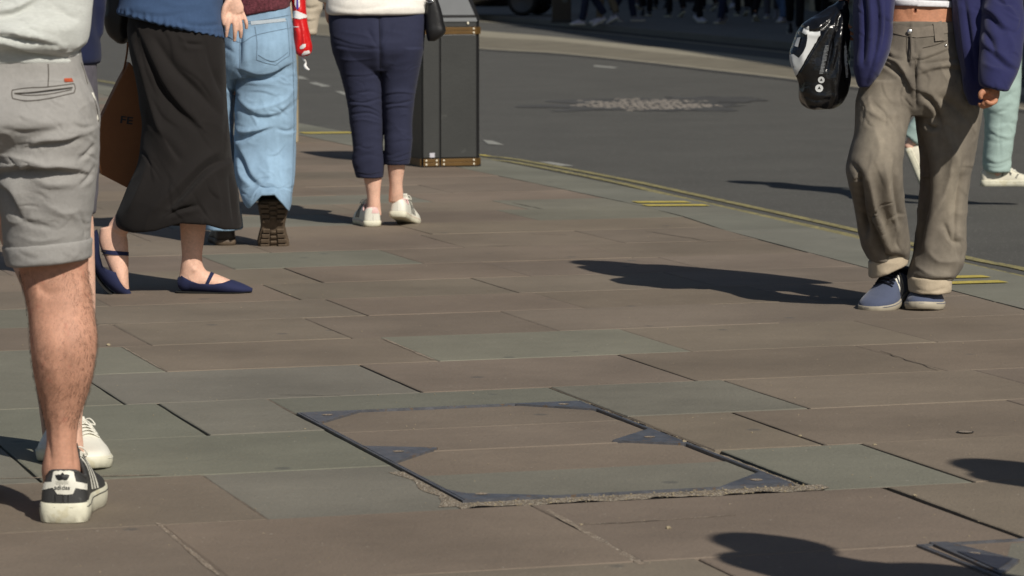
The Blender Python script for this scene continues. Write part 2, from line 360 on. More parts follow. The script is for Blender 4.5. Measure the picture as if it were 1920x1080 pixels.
for i in range(len(rows)-1):
    a0, a1 = rows[i], rows[i+1]; key = rows[i]
    js = fixed.get(key)
    if js is None:
        u = -1.0+random.uniform(0, .8); js = []
        while u < u_in(a0)-0.5: js.append(u); u += random.uniform(0.6, 0.95)
    else:
        u = js[0]-random.uniform(.65, .9)
        while u > -1.4: js = [u]+js; u -= random.uniform(.65, .9)
        u = js[-1]+random.uniform(.6, .85)
        while u < u_in(a0)-0.35: js.append(u); u += random.uniform(.65, .9)
    js = [-1.6]+[j for j in js if j > -1.5]+[None]
    for k in range(len(js)-1):
        u0, u1 = js[k], js[k+1]; last = u1 is None
        ue = u_in((a0+a1)/2) if last else u1
        if a0 > 5.9 and a1 < 8.6 and u0 < CU1 and ue > CU0 and a1 > CA0 and a0 < CA1-0.01:
            pieces = []          # cut round the cover
            if u0 < CU0-0.1: pieces.append((u0, CU0-0.004, a0, a1))
            if ue > CU1+0.1: pieces.append((CU1+0.034 if key == 6.63 else CU1+0.024, ue, a0, a1))
            if a0 < CA0 and False: pass
            if a1 > CA1+0.05: pieces.append((max(u0, CU0), min(ue, CU1+0.02), CA1+0.004, a1))
        else: pieces = [(u0, ue, a0, a1)]
        for (p0, p1, b0, b1) in pieces:
            mid = (p0+p1)/2; g = any(x <= mid <= y for x, y in green.get(key, []))
            if key not in fixed and random.random() < 0.16: g = True
            colr = vary(GREEN if g else BROWN)
            wl = wide.get((key, round(p0, 3)), wide.get((key, p0), 0.0015)); wl = wl*.75 if wl > .0015 else wl
            if key == 6.63 and abs(p0-CU1-0.034) < .001: wl = 0.006
            wr = 0.0015
            slab(p0, p1, b0, b1, colr, gl=wl, gr=wr, ga=random.uniform(.001, .0025), ur=(u_in(b0), u_in(b1)) if last and p1 == ue else None, jit=0.0025 if wl > .012 else 0.0012)
            if wl <= 0.0015: MD.add([UA(p0-.004, b0, -.0017), UA(p0+.004, b0, -.0017), UA(p0+.004, b1, -.0017), UA(p0-.004, b1, -.0017)], [(0, 1, 2, 3)])
    # pale pointing along the course
    u_ = -1.6; ue_ = u_in(a0)
    while u_ < ue_:
        un = min(ue_, u_+random.uniform(.08, .45))
        if random.random() < (.62 if a0 < 12 else .45) and not (CA0 < a0 < CA1 and un > CU0-.01 and u_ < CU1+.03):
            w0, w1 = random.uniform(.0015, .005), random.uniform(.0015, .005)
            MV.add([UA(u_, a0-w0, -.0014), UA(un, a0-w1, -.0014), UA(un, a0+w1, -.0014), UA(u_, a0+w0, -.0014)], [(0, 1, 2, 3)])
        u_ = un
# kerb stones
a = -3.0
while a < 70:
    b = a+random.uniform(.85, 1.15); c = vary(tuple(a*.66 for a in hexc('8a897d')), .05)
    slab(0, 0, 0, 0, c) if False else None
    o = [(u_in(a)+.003, a+.003), (u_e(a), a+.003), (u_e(b), b-.003), (u_in(b)+.003, b-.003)]
    k = len(SV)
    for p in o: SV.append(UA(p[0], p[1], 0.0005))
    for p in o: SV.append(UA(p[0]+(.008 if p in o[1:3] else 0), p[1], -0.008))
    for p in o: SV.append(UA(p[0]+(.010 if p in o[1:3] else 0), p[1], -0.2))
    SF.append([k, k+1, k+2, k+3]); SC.append(c)
    for oo in (0, 4):
        for i in range(4): j = (i+1) % 4; SF.append((k+oo+j, k+oo+i, k+oo+4+i, k+oo+4+j)); SC.append(c)
    a = b
me = mesh(SV, SF); ca = me.color_attributes.new('stone', 'FLOAT_COLOR', 'CORNER'); buf = []
for p, c in zip(me.polygons, SC): buf += [c[0], c[1], c[2], 1.0]*len(p.vertices)
ca.data.foreach_set('color', buf)
struct(link('pavement', me, M_pave, smooth=False))
struct(MV.build('pavement_pointing', M_mort)); struct(MD.build('pavement_joint_fill', M_mortd))
# crumbling mortar in front of and beside the cover
mb = MB(); r = random.Random(3)
pts = []
for k in range(60):
    t = k/59; pts.append((CU0-.03+t*(CU1+.06-CU0+.03), CA0-.012))
bot = [(u, 6.635+.012*math.sin(u*31)+.008*math.sin(u*77)) for u, _ in pts]
V = [UA(u, a, .0006) for u, a in pts]+[UA(u, a, .0012) for u, a in bot]
mb.add(V, [(i, 60+i, 61+i, i+1) for i in range(59)])
V = []; n = 60
for k in range(n):
    t = k/(n-1); a_ = CA0-.03+t*(1.47); V.append(UA(CU1+.002, a_, .0006)); V.append(UA(CU1+(.016 if a_ < 7.3 else .011)+.003*math.sin(a_*60)*math.sin(a_*23), a_, .0002))
mb.add(V, [(2*i, 2*i+1, 2*i+3, 2*i+2) for i in range(n-1)])
V = []
for k in range(30):
    t = k/29; a_ = CA0-.05+t*.5; V.append(UA(CU0-.030-.010*math.sin(a_*23)-(.03 if a_ < 6.8 else 0)*(6.85-a_)*6, a_, .0008)); V.append(UA(CU0-.004, a_, .0006))
mb.add(V, [(2*i, 2*i+1, 2*i+3, 2*i+2) for i in range(29)])
M_crumb = mat('crumbling_mortar', hexc('7c7060'), 0.95, var=0.35, vscale=25, bump=0.012, bscale=90, speck=(220, 0.57, (0.5, 0.46, 0.38), 0.9), var2=.3, v2scale=160)
struct(mb.build('pavement_mortar_patch', M_crumb))
# sandy mortar flecks along the open joint running to the camera
mb = MB()
for (x0, y0, x1, y1, wd) in [(1025, 955, 1205, 1058, .008), (295, 980, 410, 1078, .006), (720, 635, 812, 674, .006), (1080, 982, 1160, 981, .005), (1160, 981, 1380, 965, .003), (0, 897, 300, 890, .005), (230, 650, 300, 690, .004)]:
    n = 14; V = []
    for k in range(n):
        t = k/(n-1); p = G(x0+(x1-x0)*t, y0+(y1-y0)*t, .0012); d = (G(x1, y1)-G(x0, y0)).normalized(); nn = Vector((-d.y, d.x, 0)); q = wd*(.5+random.random()*.7)
        V += [p-nn*q, p+nn*q]
    mb.add(V, [(2*i, 2*i+1, 2*i+3, 2*i+2) for i in range(n-1)])
struct(mb.build('pavement_pointing_repairs', M_mort))
# loose grit, with a few larger crumbs where the photo has them
mb = MB()
def crumb(p, s):
    V, Fc = ball(p+Vector((0, 0, s*.4)), (s*random.uniform(.8, 1.3), s*random.uniform(.7, 1.1), s*.6), nu=6, nv=4)
    mb.add([Vector(v)+Vector((random.uniform(-1, 1), random.uniform(-1, 1), random.uniform(-1, 1)))*s*.2 for v in V], Fc)
for x, y, s in [(203, 648, .006), (1253, 992, .006), (1282, 831, .008), (572, 805, .003), (790, 833, .0), (543, 553, .003), (1500, 818, .004), (1090, 985, .003), (1410, 812, .003), (1640, 835, .004), (1715, 930, .004)]:
    if s: crumb(G(x, y), s)
for k in range(330):
    x = random.uniform(0, 1920); y = random.uniform(420, 1080)
    if y < 560 and x > 1500: continue
    crumb(G(x, y), random.uniform(.0007, .0019))
for k in range(150):
    crumb(UA(random.uniform(CU0, CU1+.05), random.uniform(6.63, 6.71), .001), random.uniform(.001, .0026))
for k in range(60):
    crumb(UA(CU1+random.uniform(0, .014), random.uniform(6.7, 8.2), .001), random.uniform(.0008, .0018))
g = mb.build('grit', mat('grit', hexc('93876f'), .9, var=.3, vscale=30)); tag(g, kind='stuff')
# ---------------------------------------------------------------- access cover
M_steel = mat('worn_steel', hexc('5a5b60'), 0.42, var=0.3, vscale=25, bump=0.0015, bscale=90, metal=0.25, speck=(60, .62, (0.16, .10, .05), .7))
M_cov = M_pave
def uap(x, y):
    p = G(x, y); return p.dot(U), p.dot(D)
def cover(base, u0, u1, a0, a1, name, label, cells, tris, bolt=True):
    t = empty(name, UA(u0, a0, 0)); tag(t, label, 'access cover', 'paved access covers in the footway')
    mb = MB(); w_ = .006; w2 = .006
    def bar(ua, ub, aa, ab, z=.004): mb.box(UA((ua+ub)/2, (aa+ab)/2, z-.01), (ub-ua, ab-aa, .02), Matrix.Rotation(math.atan2(D.y, D.x)-math.pi/2, 3, 'Z'))
    bar(u0, u0+w_, a0, a1); bar(u1-w_, u1, a0, a1); bar(u0+w_, u1-w_, a0, a0+w_); bar(u0+w_, u1-w_, a1-w_, a1)
    mb.build('frame', M_steel, t)
    mb = MB()
    def bar2(ua, ub, aa, ab): mb.box(UA((ua+ub)/2, (aa+ab)/2, -.006), (ub-ua, ab-aa, .02), Matrix.Rotation(math.atan2(D.y, D.x)-math.pi/2, 3, 'Z'))
    bar2(u0+.0075, u0+.0105, a0+w_, a1-w_); bar2(u1-.0105, u1-.0075, a0+w_, a1-w_)
    mb.build('tray_edge', M_steel, t)
    for (p0, p1, q0, q1, c) in cells:
        SVb = len(SV); SFb = len(SF)
        slab(p0, p1, q0, q1, vary(c, .03), gl=.002, gr=.002, ga=.0015)
        V = SV[SVb:]; Fc = [[i-SVb for i in f] for f in SF[SFb:]]; cl = SC[SFb:]; del SV[SVb:]; del SF[SFb:]; del SC[SFb:]
        me = mesh(V, Fc); ca = me.color_attributes.new('stone', 'FLOAT_COLOR', 'CORNER'); bf = []
        for p in me.polygons: bf += [*cl[0], 1.0]*len(p.vertices)
        ca.data.foreach_set('color', bf); link('stone_infill', me, M_pave, t, smooth=False)
    for tr in tris:
        z = .0045; V = [UA(u, a, z) for u, a in tr]; n = len(V)
        V2 = [UA(u, a, -.01) for u, a in tr]; Fc = [list(range(n))]+[(j, (j+1) % n, n+(j+1) % n, n+j) for j in range(n)]
        pl = link('corner_plate', mesh(V+V2, Fc), M_steel, t, smooth=False)
        c = Vector(((sum(v[0] for v in tr))/n, sum(v[1] for v in tr)/n)); b = MB()
        q = [(c.x+math.cos(k)*.014, c.y+math.sin(k)*.014) for k in np.linspace(0, 2*math.pi, 12, endpoint=False)]
        b.add([UA(x, y, z+.0012) for x, y in q], [list(range(12))]); b.build('key_hole', M_mort, pl)
    return t
cu, cw = CU0, CU1; cm = (CA0+CA1)/2+.01; ti = .012
c1 = (CA0+.38); t_ = .145
cover(None, CU0, CU1, CA0, CA1, 'access_cover', 'whole steel-framed paved access cover in the middle of the footway, with corner plates',
      [(CU0+ti, CU1-ti, CA0+.010, CA0+.372, GREEN), (CU0+ti, CU1-ti, CA0+.374, cm-.004, BROWN), (CU0+ti, CU1-ti, cm, cm+.36, BROWN), (CU0+ti, CU1-ti, cm+.363, CA1-.010, BROWN)],
      [[(CU0+.008, CA0+.008), (CU0+.20, CA0+.010), (CU0+.035, CA0+.09), (CU0+.008, CA0+.16)], [(CU1-.17, CA0+.008), (CU1-.008, CA0+.008), (CU1-.008, CA0+.18)],
       [(CU0+.008, CA1-.008), (CU0+.008, CA1-.20), (CU0+.17, CA1-.008)], [(CU1-.008, CA1-.008), (CU1-.008, CA1-.17), (CU1-.18, CA1-.008)],
       [(CU0+.008, cm-.17), (CU0+.17, cm+.02), (CU0+.008, cm+.10)], [(CU1-.008, cm-.10), (CU1-.008, cm+.17), (CU1-.16, cm+.01)]])
cover(None, 2.745, 3.5, 4.5, 5.925, 'access_cover', 'paved access cover cut off at the bottom right, only one dark corner plate showing',
      [(2.765, 3.48, 4.51, 5.2, BROWN), (2.765, 3.48, 5.205, 5.91, GREEN)],
      [[uap(1742, 1020), uap(1878, 1080), uap(1912, 1053), uap(1776, 1019.5)]])
inner = MB(); inner.add([UA(*uap(x, y), .0062) for x, y in [(1792, 1038), (1870, 1073), (1899, 1053)]], [(0, 1, 2)])
pl_ = bpy.data.objects['access_cover.001']; inner.build('corner_plate', mat('slate_steel', hexc('3d3f49'), .5, var=.2, vscale=30, metal=.3), pl_)
# small round tap cover on the right
t = empty('stopcock_cover', G(1810, 811)); tag(t, 'small round metal tap cover let into the slab near the right edge', 'tap cover')
q = G(1810, 811)
def disc(c, r0, r1, z, n=28):
    if r0 == 0: return [c+Vector((math.cos(a)*r1, math.sin(a)*r1, z)) for a in np.linspace(0, 2*math.pi, n, endpoint=False)], [list(range(n))]
    V = []; Fc = []
    for a in np.linspace(0, 2*math.pi, n, endpoint=False): V += [c+Vector((math.cos(a)*r0, math.sin(a)*r0, z)), c+Vector((math.cos(a)*r1, math.sin(a)*r1, z))]
    for i in range(n): j = (i+1) % n; Fc.append((2*i, 2*i+1, 2*j+1, 2*j))
    return V, Fc
MB().add(*disc(q, .017, .0215, .0022)).build('rim', mat('iron_rim', (.03, .027, .025), .6), t)
MB().add(*disc(q, 0, .0165, .0026)).build('lid', mat('iron_lid', hexc('84796c'), .7, var=.2, vscale=80), t)
# ---------------------------------------------------------------- road markings
M_yel = mat('yellow_paint', hexc('888057'), .8, var=.25, vscale=14, var2=.3, v2scale=60, speck=(45, .56, hexc('55534d'), .85))
M_yel2 = mat('yellow_tick_paint', hexc('b3a350'), .8, var=.2, vscale=14, speck=(60, .64, hexc('6c695b'), .7))
M_wht = mat('white_paint', hexc('8f8f89'), .8, var=.2, vscale=12, speck=(50, .60, hexc('62605b'), .8))
def strip_px(line, z, w0, mb, n=60):
    L = cat(line, n); V = []
    Pq = [G(x, y, z) for x, y in L]
    for i, p in enumerate(Pq):
        d = (Pq[min(i+1, n-1)]-Pq[max(i-1, 0)]).normalized(); nn = Vector((-d.y, d.x, 0)); V += [p-nn*w0/2, p+nn*w0/2]
    mb.add(V, [(2*i, 2*i+1, 2*i+3, 2*i+2) for i in range(n-1)])
mb = MB(); strip_px([(560, 238), (760, 268), (905, 291), (977, 300), (1170, 336), (1283, 360), (1600, 430), (1810, 482), (1920, 504), (2100, 548)], -.096, .06, mb)
strip_px([(560, 242), (760, 273), (905, 297), (977, 306), (1154, 341), (1280, 371), (1600, 442), (1806, 494), (1920, 520), (2100, 566)], -.096, .06, mb)
strip_px([(100, 138), (180, 150), (300, 170)], -.096, .08, mb)
struct(mb.build('double_yellow_lines', M_yel))
mb = MB()
for (x0, y0, x1, y1, wv) in [(1190, 378.5, 1290, 378, .11), (1208, 384.5, 1325, 384, .11), (1775, 519, 1850, 517.5, .085), (1775, 530, 1882, 527, .085), (566, 249, 660, 248, .2), (903, 291, 915, 291, .15)]:
    p, q = G(x0, y0, .0045), G(x1, y1, .0045); nn = D*wv/2; mb.add([p-nn, q-nn, q+nn, p+nn], [(0, 1, 2, 3)])
struct(mb.build('yellow_kerb_ticks', M_yel2))
mb = MB()
for pl in ([(905, 262), (925, 264), (946, 272), (915, 270)], [(1010, 303), (1030, 303), (1078, 311), (1050, 311)], [(556, 142), (566, 143), (580, 149), (560, 148)],
           [(578, 155), (592, 154), (622, 162), (605, 163)], [(627, 171), (640, 171), (668, 180), (645, 178)], [(1115, 122), (1160, 126), (1150, 128), (1112, 125)]):
    mb.add([G(x, y, -.096) for x, y in pl], [(0, 1, 2, 3)])
struct(mb.build('white_road_marks', M_wht))
# worn patch with the old setts showing through
def blob(cx, cy, rx, ry, z, n=50, j=.16, seed=1):
    r = random.Random(seed); V = []
    for k in range(n):
        a = 2*math.pi*k/n; q = 1+j*noise.noise(Vector((math.cos(a)*2, math.sin(a)*2, seed)))*2+r.uniform(-j, j)*.4
        V.append(G(cx+rx*q*math.cos(a), cy+ry*q*math.sin(a), z))
    return V
M_tar = mat('bitumen_patch', hexc('4c4b49'), .7, var=.3, vscale=3, bump=.01, bscale=60)
mb = MB(); mb.add(blob(1195, 196, 190, 12, -.0965, j=.3), [list(range(50))]); struct(mb.build('road_patch_edge', M_tar))
mb = MB(); mb.add(blob(1330, 187, 110, 6, -.0955, j=.3, seed=4), [list(range(50))]); struct(mb.build('road_patch_tar', M_tar))
mb = MB(); r = random.Random(5)
c0 = G(1215, 197, -.1)
for i in range(-42, 43):
    for j in range(-20, 21):
        p = c0+Vector((i*.06, j*.105+(i % 2)*.05, 0))+Vector((r.uniform(-.02, .02), r.uniform(-.02, .02), 0)); q = proj(np.array([p]))[0]
        e = ((q[0]-1212)/122)**2+((q[1]-196.5)/9.5)**2+noise.noise(Vector((i*.2, j*.2, 2)))*1.1+r.uniform(-.3, .3)
        if e < 1: mb.box(p+Vector((0, 0, .002)), (.05*r.uniform(.6, 1.1), .08*r.uniform(.6, 1.1), .010), Matrix.Rotation(r.uniform(-.3, .3), 3, 'Z')@Matrix.Rotation(r.uniform(-.08, .08), 3, 'X'), bev=.004)
struct(mb.build('worn_setts', mat('sett_stone', hexc('78726b'), .85, var=.3, vscale=7, bump=.004, bscale=90)))
# ---------------------------------------------------------------- raised island and far side
M_gran = mat('granite_kerb', hexc('8f8979'), .85, var=.14, vscale=2.5, bump=.004, bscale=60, var2=.1, v2scale=40)
M_face = mat('granite_kerb_face', hexc('736d5f'), .85, var=.22, vscale=1.6, bump=.004, bscale=60, speck=(1.6, .66, hexc('55503f'), .7))
fr = [(300, 45), (600, 66), (906, 92), (1041, 100), (1203, 116), (1332, 131), (1480, 148), (1700, 176), (1920, 206), (2100, 232)]
tp = [(300, 26), (600, 45), (906, 69), (1041, 77), (1203, 95), (1332, 108), (1480, 124), (1700, 150), (1920, 178), (2100, 202)]
n = 80; bk = [(300, 12), (600, 32), (906, 58), (1041, 69), (1203, 86), (1332, 97), (1480, 113), (1700, 138), (1920, 165), (2100, 188)]
A = [G(x, y, -.092) for x, y in cat(fr, n)]; B = [G(x, y, -.088) for x, y in cat(tp, n)]; Cc = [G(x, y, -.084) for x, y in cat(bk, n)]
def band(P0, P1, name, m):
    q = MB(); q.add(P0+P1, [(i, i+1, n+i+1, n+i) for i in range(n-1)]); return struct(q.build(name, m))
band(A, B, 'island_paving', M_face); band(B, Cc, 'island_kerb_top', M_gran)
band([p+Vector((0, 0, .003)) for p in A], [p+Vector((.03, .45, .003)) for p in A], 'island_edge_course', M_gran)
band([p+Vector((-.05, -.35, -.002)) for p in A], [p+Vector((0, 0, -.001)) for p in A], 'island_gutter', M_tar)
fk = [(300, 10), (600, 20), (906, 39.5), (1057, 54), (1138, 62), (1300, 79), (1500, 100), (1700, 123), (1920, 150), (2200, 190)]
A = [G(x, y, -.095) for x, y in cat(fk, n)]
mb = MB(); mb.add(A+[p-Vector((-.0, .9, 0)) for p in A], [(i, i+1, n+i+1, n+i) for i in range(n-1)]); struct(mb.build('far_gutter', M_gran))
mb = MB(); mb.add([p+Vector((0, 0, .002)) for p in A]+[p+Vector((.1, 1.5, .002)) for p in A], [(i, i+1, n+i+1, n+i) for i in range(n-1)]); struct(mb.build('far_gutter_dark_strip', M_bed))  # plain dark strip between the far gutter and kerb
mb = MB(); E1 = [p+Vector((.1, 1.5, .0)) for p in A]; E2 = [p+Vector((0, 0, .10)) for p in E1]; E3 = [p+Vector((0, .6, .0)) for p in E2]
mb.add(E1+E2+E3, [(i, i+1, n+i+1, n+i) for i in range(n-1)]+[(n+i, n+i+1, 2*n+i+1, 2*n+i) for i in range(n-1)]); struct(mb.build('far_kerb', M_far_asph))
mb = MB(); mb.add([p+Vector((0, 0, -.004)) for p in E3]+[p+Vector((60, 260, -.004)) for p in E3], [(i, i+1, n+i+1, n+i) for i in range(n-1)])
struct(mb.build('far_pavement', mat('far_paving', hexc('6a6864'), .85, var=.12, vscale=.8, bump=.003, bscale=40)))

mb = MB(); r = random.Random(21)
for x0, y0, x1, y1 in [(1650, 657, 1760, 695), (985, 438, 1065, 440), (1210, 433, 1330, 452), (960, 380, 1020, 392), (880, 462, 1000, 459), (150, 608, 230, 606), (520, 740, 640, 741), (1100, 983, 1240, 976)]:
    n = 18; V = []; a_ = G(x0, y0, .0016); b_ = G(x1, y1, .0016); d = (b_-a_).normalized(); nn = Vector((-d.y, d.x, 0))
    for k in range(n):
        t = k/(n-1); p = a_.lerp(b_, t)+nn*.012*noise.noise(Vector((t*5, x0, 0))); wd = (.0016+.0018*abs(noise.noise(Vector((t*9, y0, 3)))))*math.sin(math.pi*min(.98, max(.02, t)))**.4*(p.y/10)
        V += [p-nn*wd, p+nn*wd]
    mb.add(V, [(2*i, 2*i+1, 2*i+3, 2*i+2) for i in range(n-1)])
struct(mb.build('pavement_cracks', M_bed))
# ================================================================ FIGURES: shared builders
def V3(*a): return Vector(a)
def skin(name, c, **k):
    return mat(name, hexc(c), .6, var=.13, vscale=16, var2=.10, v2scale=120, bump=.0012, bscale=350, sss=.05, **k)
M_skin_pale = skin('skin_pale', 'ddb29c'); M_skin_tan = skin('skin_tan', 'ba8b74', speck=(26, .64, hexc('a9584a'), .2)); M_skin_warm = skin('skin_warm', 'b57e60')
M_hair = mat('hair_brown', (.03, .018, .010), .5, var=.4, vscale=40, stretch=(1, 1, .1), bump=.004, bscale=150)
def cloth(name, c, rough=.9, weave=.0010, wsc=700, var=.08, **k):
    k.setdefault('sheen', .04); k.setdefault('vscale', 7); k.setdefault('var2', .05); k.setdefault('v2scale', 110)
    return mat(name, hexc(c) if isinstance(c, str) else c, rough, var=var, bump=weave, bscale=wsc, spec=.2, **k)
def hand_parts(wrist, d, nrm, curl=.5, s=1.0, side=1):
    """palm and five separate fingers. d: towards the fingers, nrm: out of the back of the hand, side: +1 thumb on the +(d x nrm) side"""
    wrist = Vector(wrist); d = Vector(d).normalized(); nrm = Vector(nrm); nrm = (nrm-d*nrm.dot(d)).normalized(); t = d.cross(nrm).normalized()*side; out = []
    out.append(tube([wrist-d*.03*s, wrist, wrist+d*.03*s, wrist+d*.06*s, wrist+d*.088*s], [(.026*s, .019*s), (.026*s, .018*s), (.036*s, .017*s), (.041*s, .015*s), (.037*s, .011*s)], n=16, seg=14, up=nrm))
    for i, (off, ln) in enumerate(((.030, .070), (.010, .080), (-.010, .074), (-.029, .058))):
        p = wrist+d*(.082-.004*abs(i-1))*s+t*off*s; a = curl*(.35+.08*i); pts = [p]; q = p; dd = d.copy()
        for k, f in enumerate((.45, .30, .25)):
            dd = (dd*math.cos(a)-nrm*math.sin(a)); dd.normalize(); nn = (nrm*math.cos(a)+d*math.sin(a))
            q = q+dd*ln*f*s; pts.append(q); a = a*1.25
        out.append(tube([p-d*.015*s]+pts, [.0095*s, .0095*s, .0085*s, .0078*s, .0055*s], n=14, seg=10, up=nrm))
    b = wrist+d*.022*s+t*.024*s
    out.append(tube([b, b+(d*.025+t*.022-nrm*.006)*s, b+(d*.055+t*.030-nrm*.014)*s, b+(d*.075+t*.028-nrm*.02)*s], [.013*s, .011*s, .0095*s, .006*s], n=12, seg=10, up=nrm))
    return out
def upper(cx, cy, Ht, yaw, arms, hair='short', z0=None, sw=.19, deep=.11):
    """everything above the hips: (body parts, garment parts, hair parts). local x = the figure's right... y = the way it faces"""
    c, s = math.cos(yaw), math.sin(yaw)
    def W(x, y, z): return V3(cx+x*c-y*s, cy+x*s+y*c, z)
    R = Matrix.Rotation(yaw, 3, 'Z'); k = Ht/1.75
    z0 = z0 or .56*Ht; zs = .815*Ht
    ux = tuple(R @ V3(0, 1, 0))
    def torso(scale, za, zb=None):
        zz = np.linspace(za, zs, 6); w = [sw*.82, sw*.80, sw*.86, sw*.96, sw*1.0, sw*.62]; dd = [deep*.95, deep*.9, deep*.95, deep*1.02, deep*.9, deep*.55]
        return tube([W(0, 0, z) for z in zz], [(a*scale, b*scale) for a, b in zip(w, dd)], n=30, seg=28, up=ux)
    body = [torso(.88, z0)]; garm = [torso(1.04, z0)]
    body.append(tube([W(0, -.01, zs-.05), W(0, 0, zs+.03), W(0, .012, zs+.10*k)], [.062*k, .056*k, .055*k], n=10, seg=16))
    hc = W(0, .02, .925*Ht)
    body.append(ball(hc, (.075*k, .092*k, .112*k), R)); body.append(ball(W(0, .045, .895*Ht), (.055*k, .06*k, .068*k), R))
    body.append(tube([W(0, .108, .937*Ht), W(0, .125*k, .915*Ht), W(0, .10, .905*Ht)], [.010, .015, .010], n=8, seg=8, up=(1, 0, 0)))
    body.append(ball(W(0, .102*k, .882*Ht), (.024, .010, .007), R)); body.append(ball(W(0, .098*k, .945*Ht), (.05, .014, .008), R))
    for e in (-1, 1):
        body.append(ball(W(e*.078*k, .01, .918*Ht), (.010, .020, .032), R)); body.append(ball(W(e*.03*k, .097*k, .93*Ht), (.013, .008, .007), R))
        body.append(ball(W(e*.04, .08*k, .905*Ht), (.022, .02, .02), R))
    for i, (sh, el, wr, hd, curl) in enumerate(arms):
        e = -1 if i == 0 else 1
        S = sh if isinstance(sh, Vector) else W(*sh); E_ = el if isinstance(el, Vector) else W(*el); Wr = wr if isinstance(wr, Vector) else W(*wr)
        body.append(tube([S, (S+E_)/2, E_, (E_+Wr)/2, Wr], [.045, .043, .036, .034, .024], n=24, seg=14))
        d = (Wr-E_).normalized(); wz = Wr-d*.01
        garm.append(tube([W(e*sw*.45, 0, zs-.03), S, (S+E_)/2, E_, (E_+wz)/2, wz-d*.02], [.06, .072, .066, .058, .052, .044], n=30, seg=18))
        if hd is not None: body += hand_parts(Wr, hd[0], hd[1], curl, side=hd[2] if len(hd) > 2 else 1)
    hp = [ball(W(0, .004, .945*Ht), (.083*k, .095*k, .105*k), R), ball(W(0, -.03, .92*Ht), (.082*k, .078*k, .11*k), R)]
    if hair == 'long': hp += [tube([W(0, -.05, .95*Ht), W(0, -.085, .88*Ht), W(0, -.10, .80*Ht), W(0, -.10, .72*Ht)], [(.08, .05), (.085, .04), (.085, .035), (.05, .02)], n=14, seg=16, up=ux)]
    return body, garm, hp, W
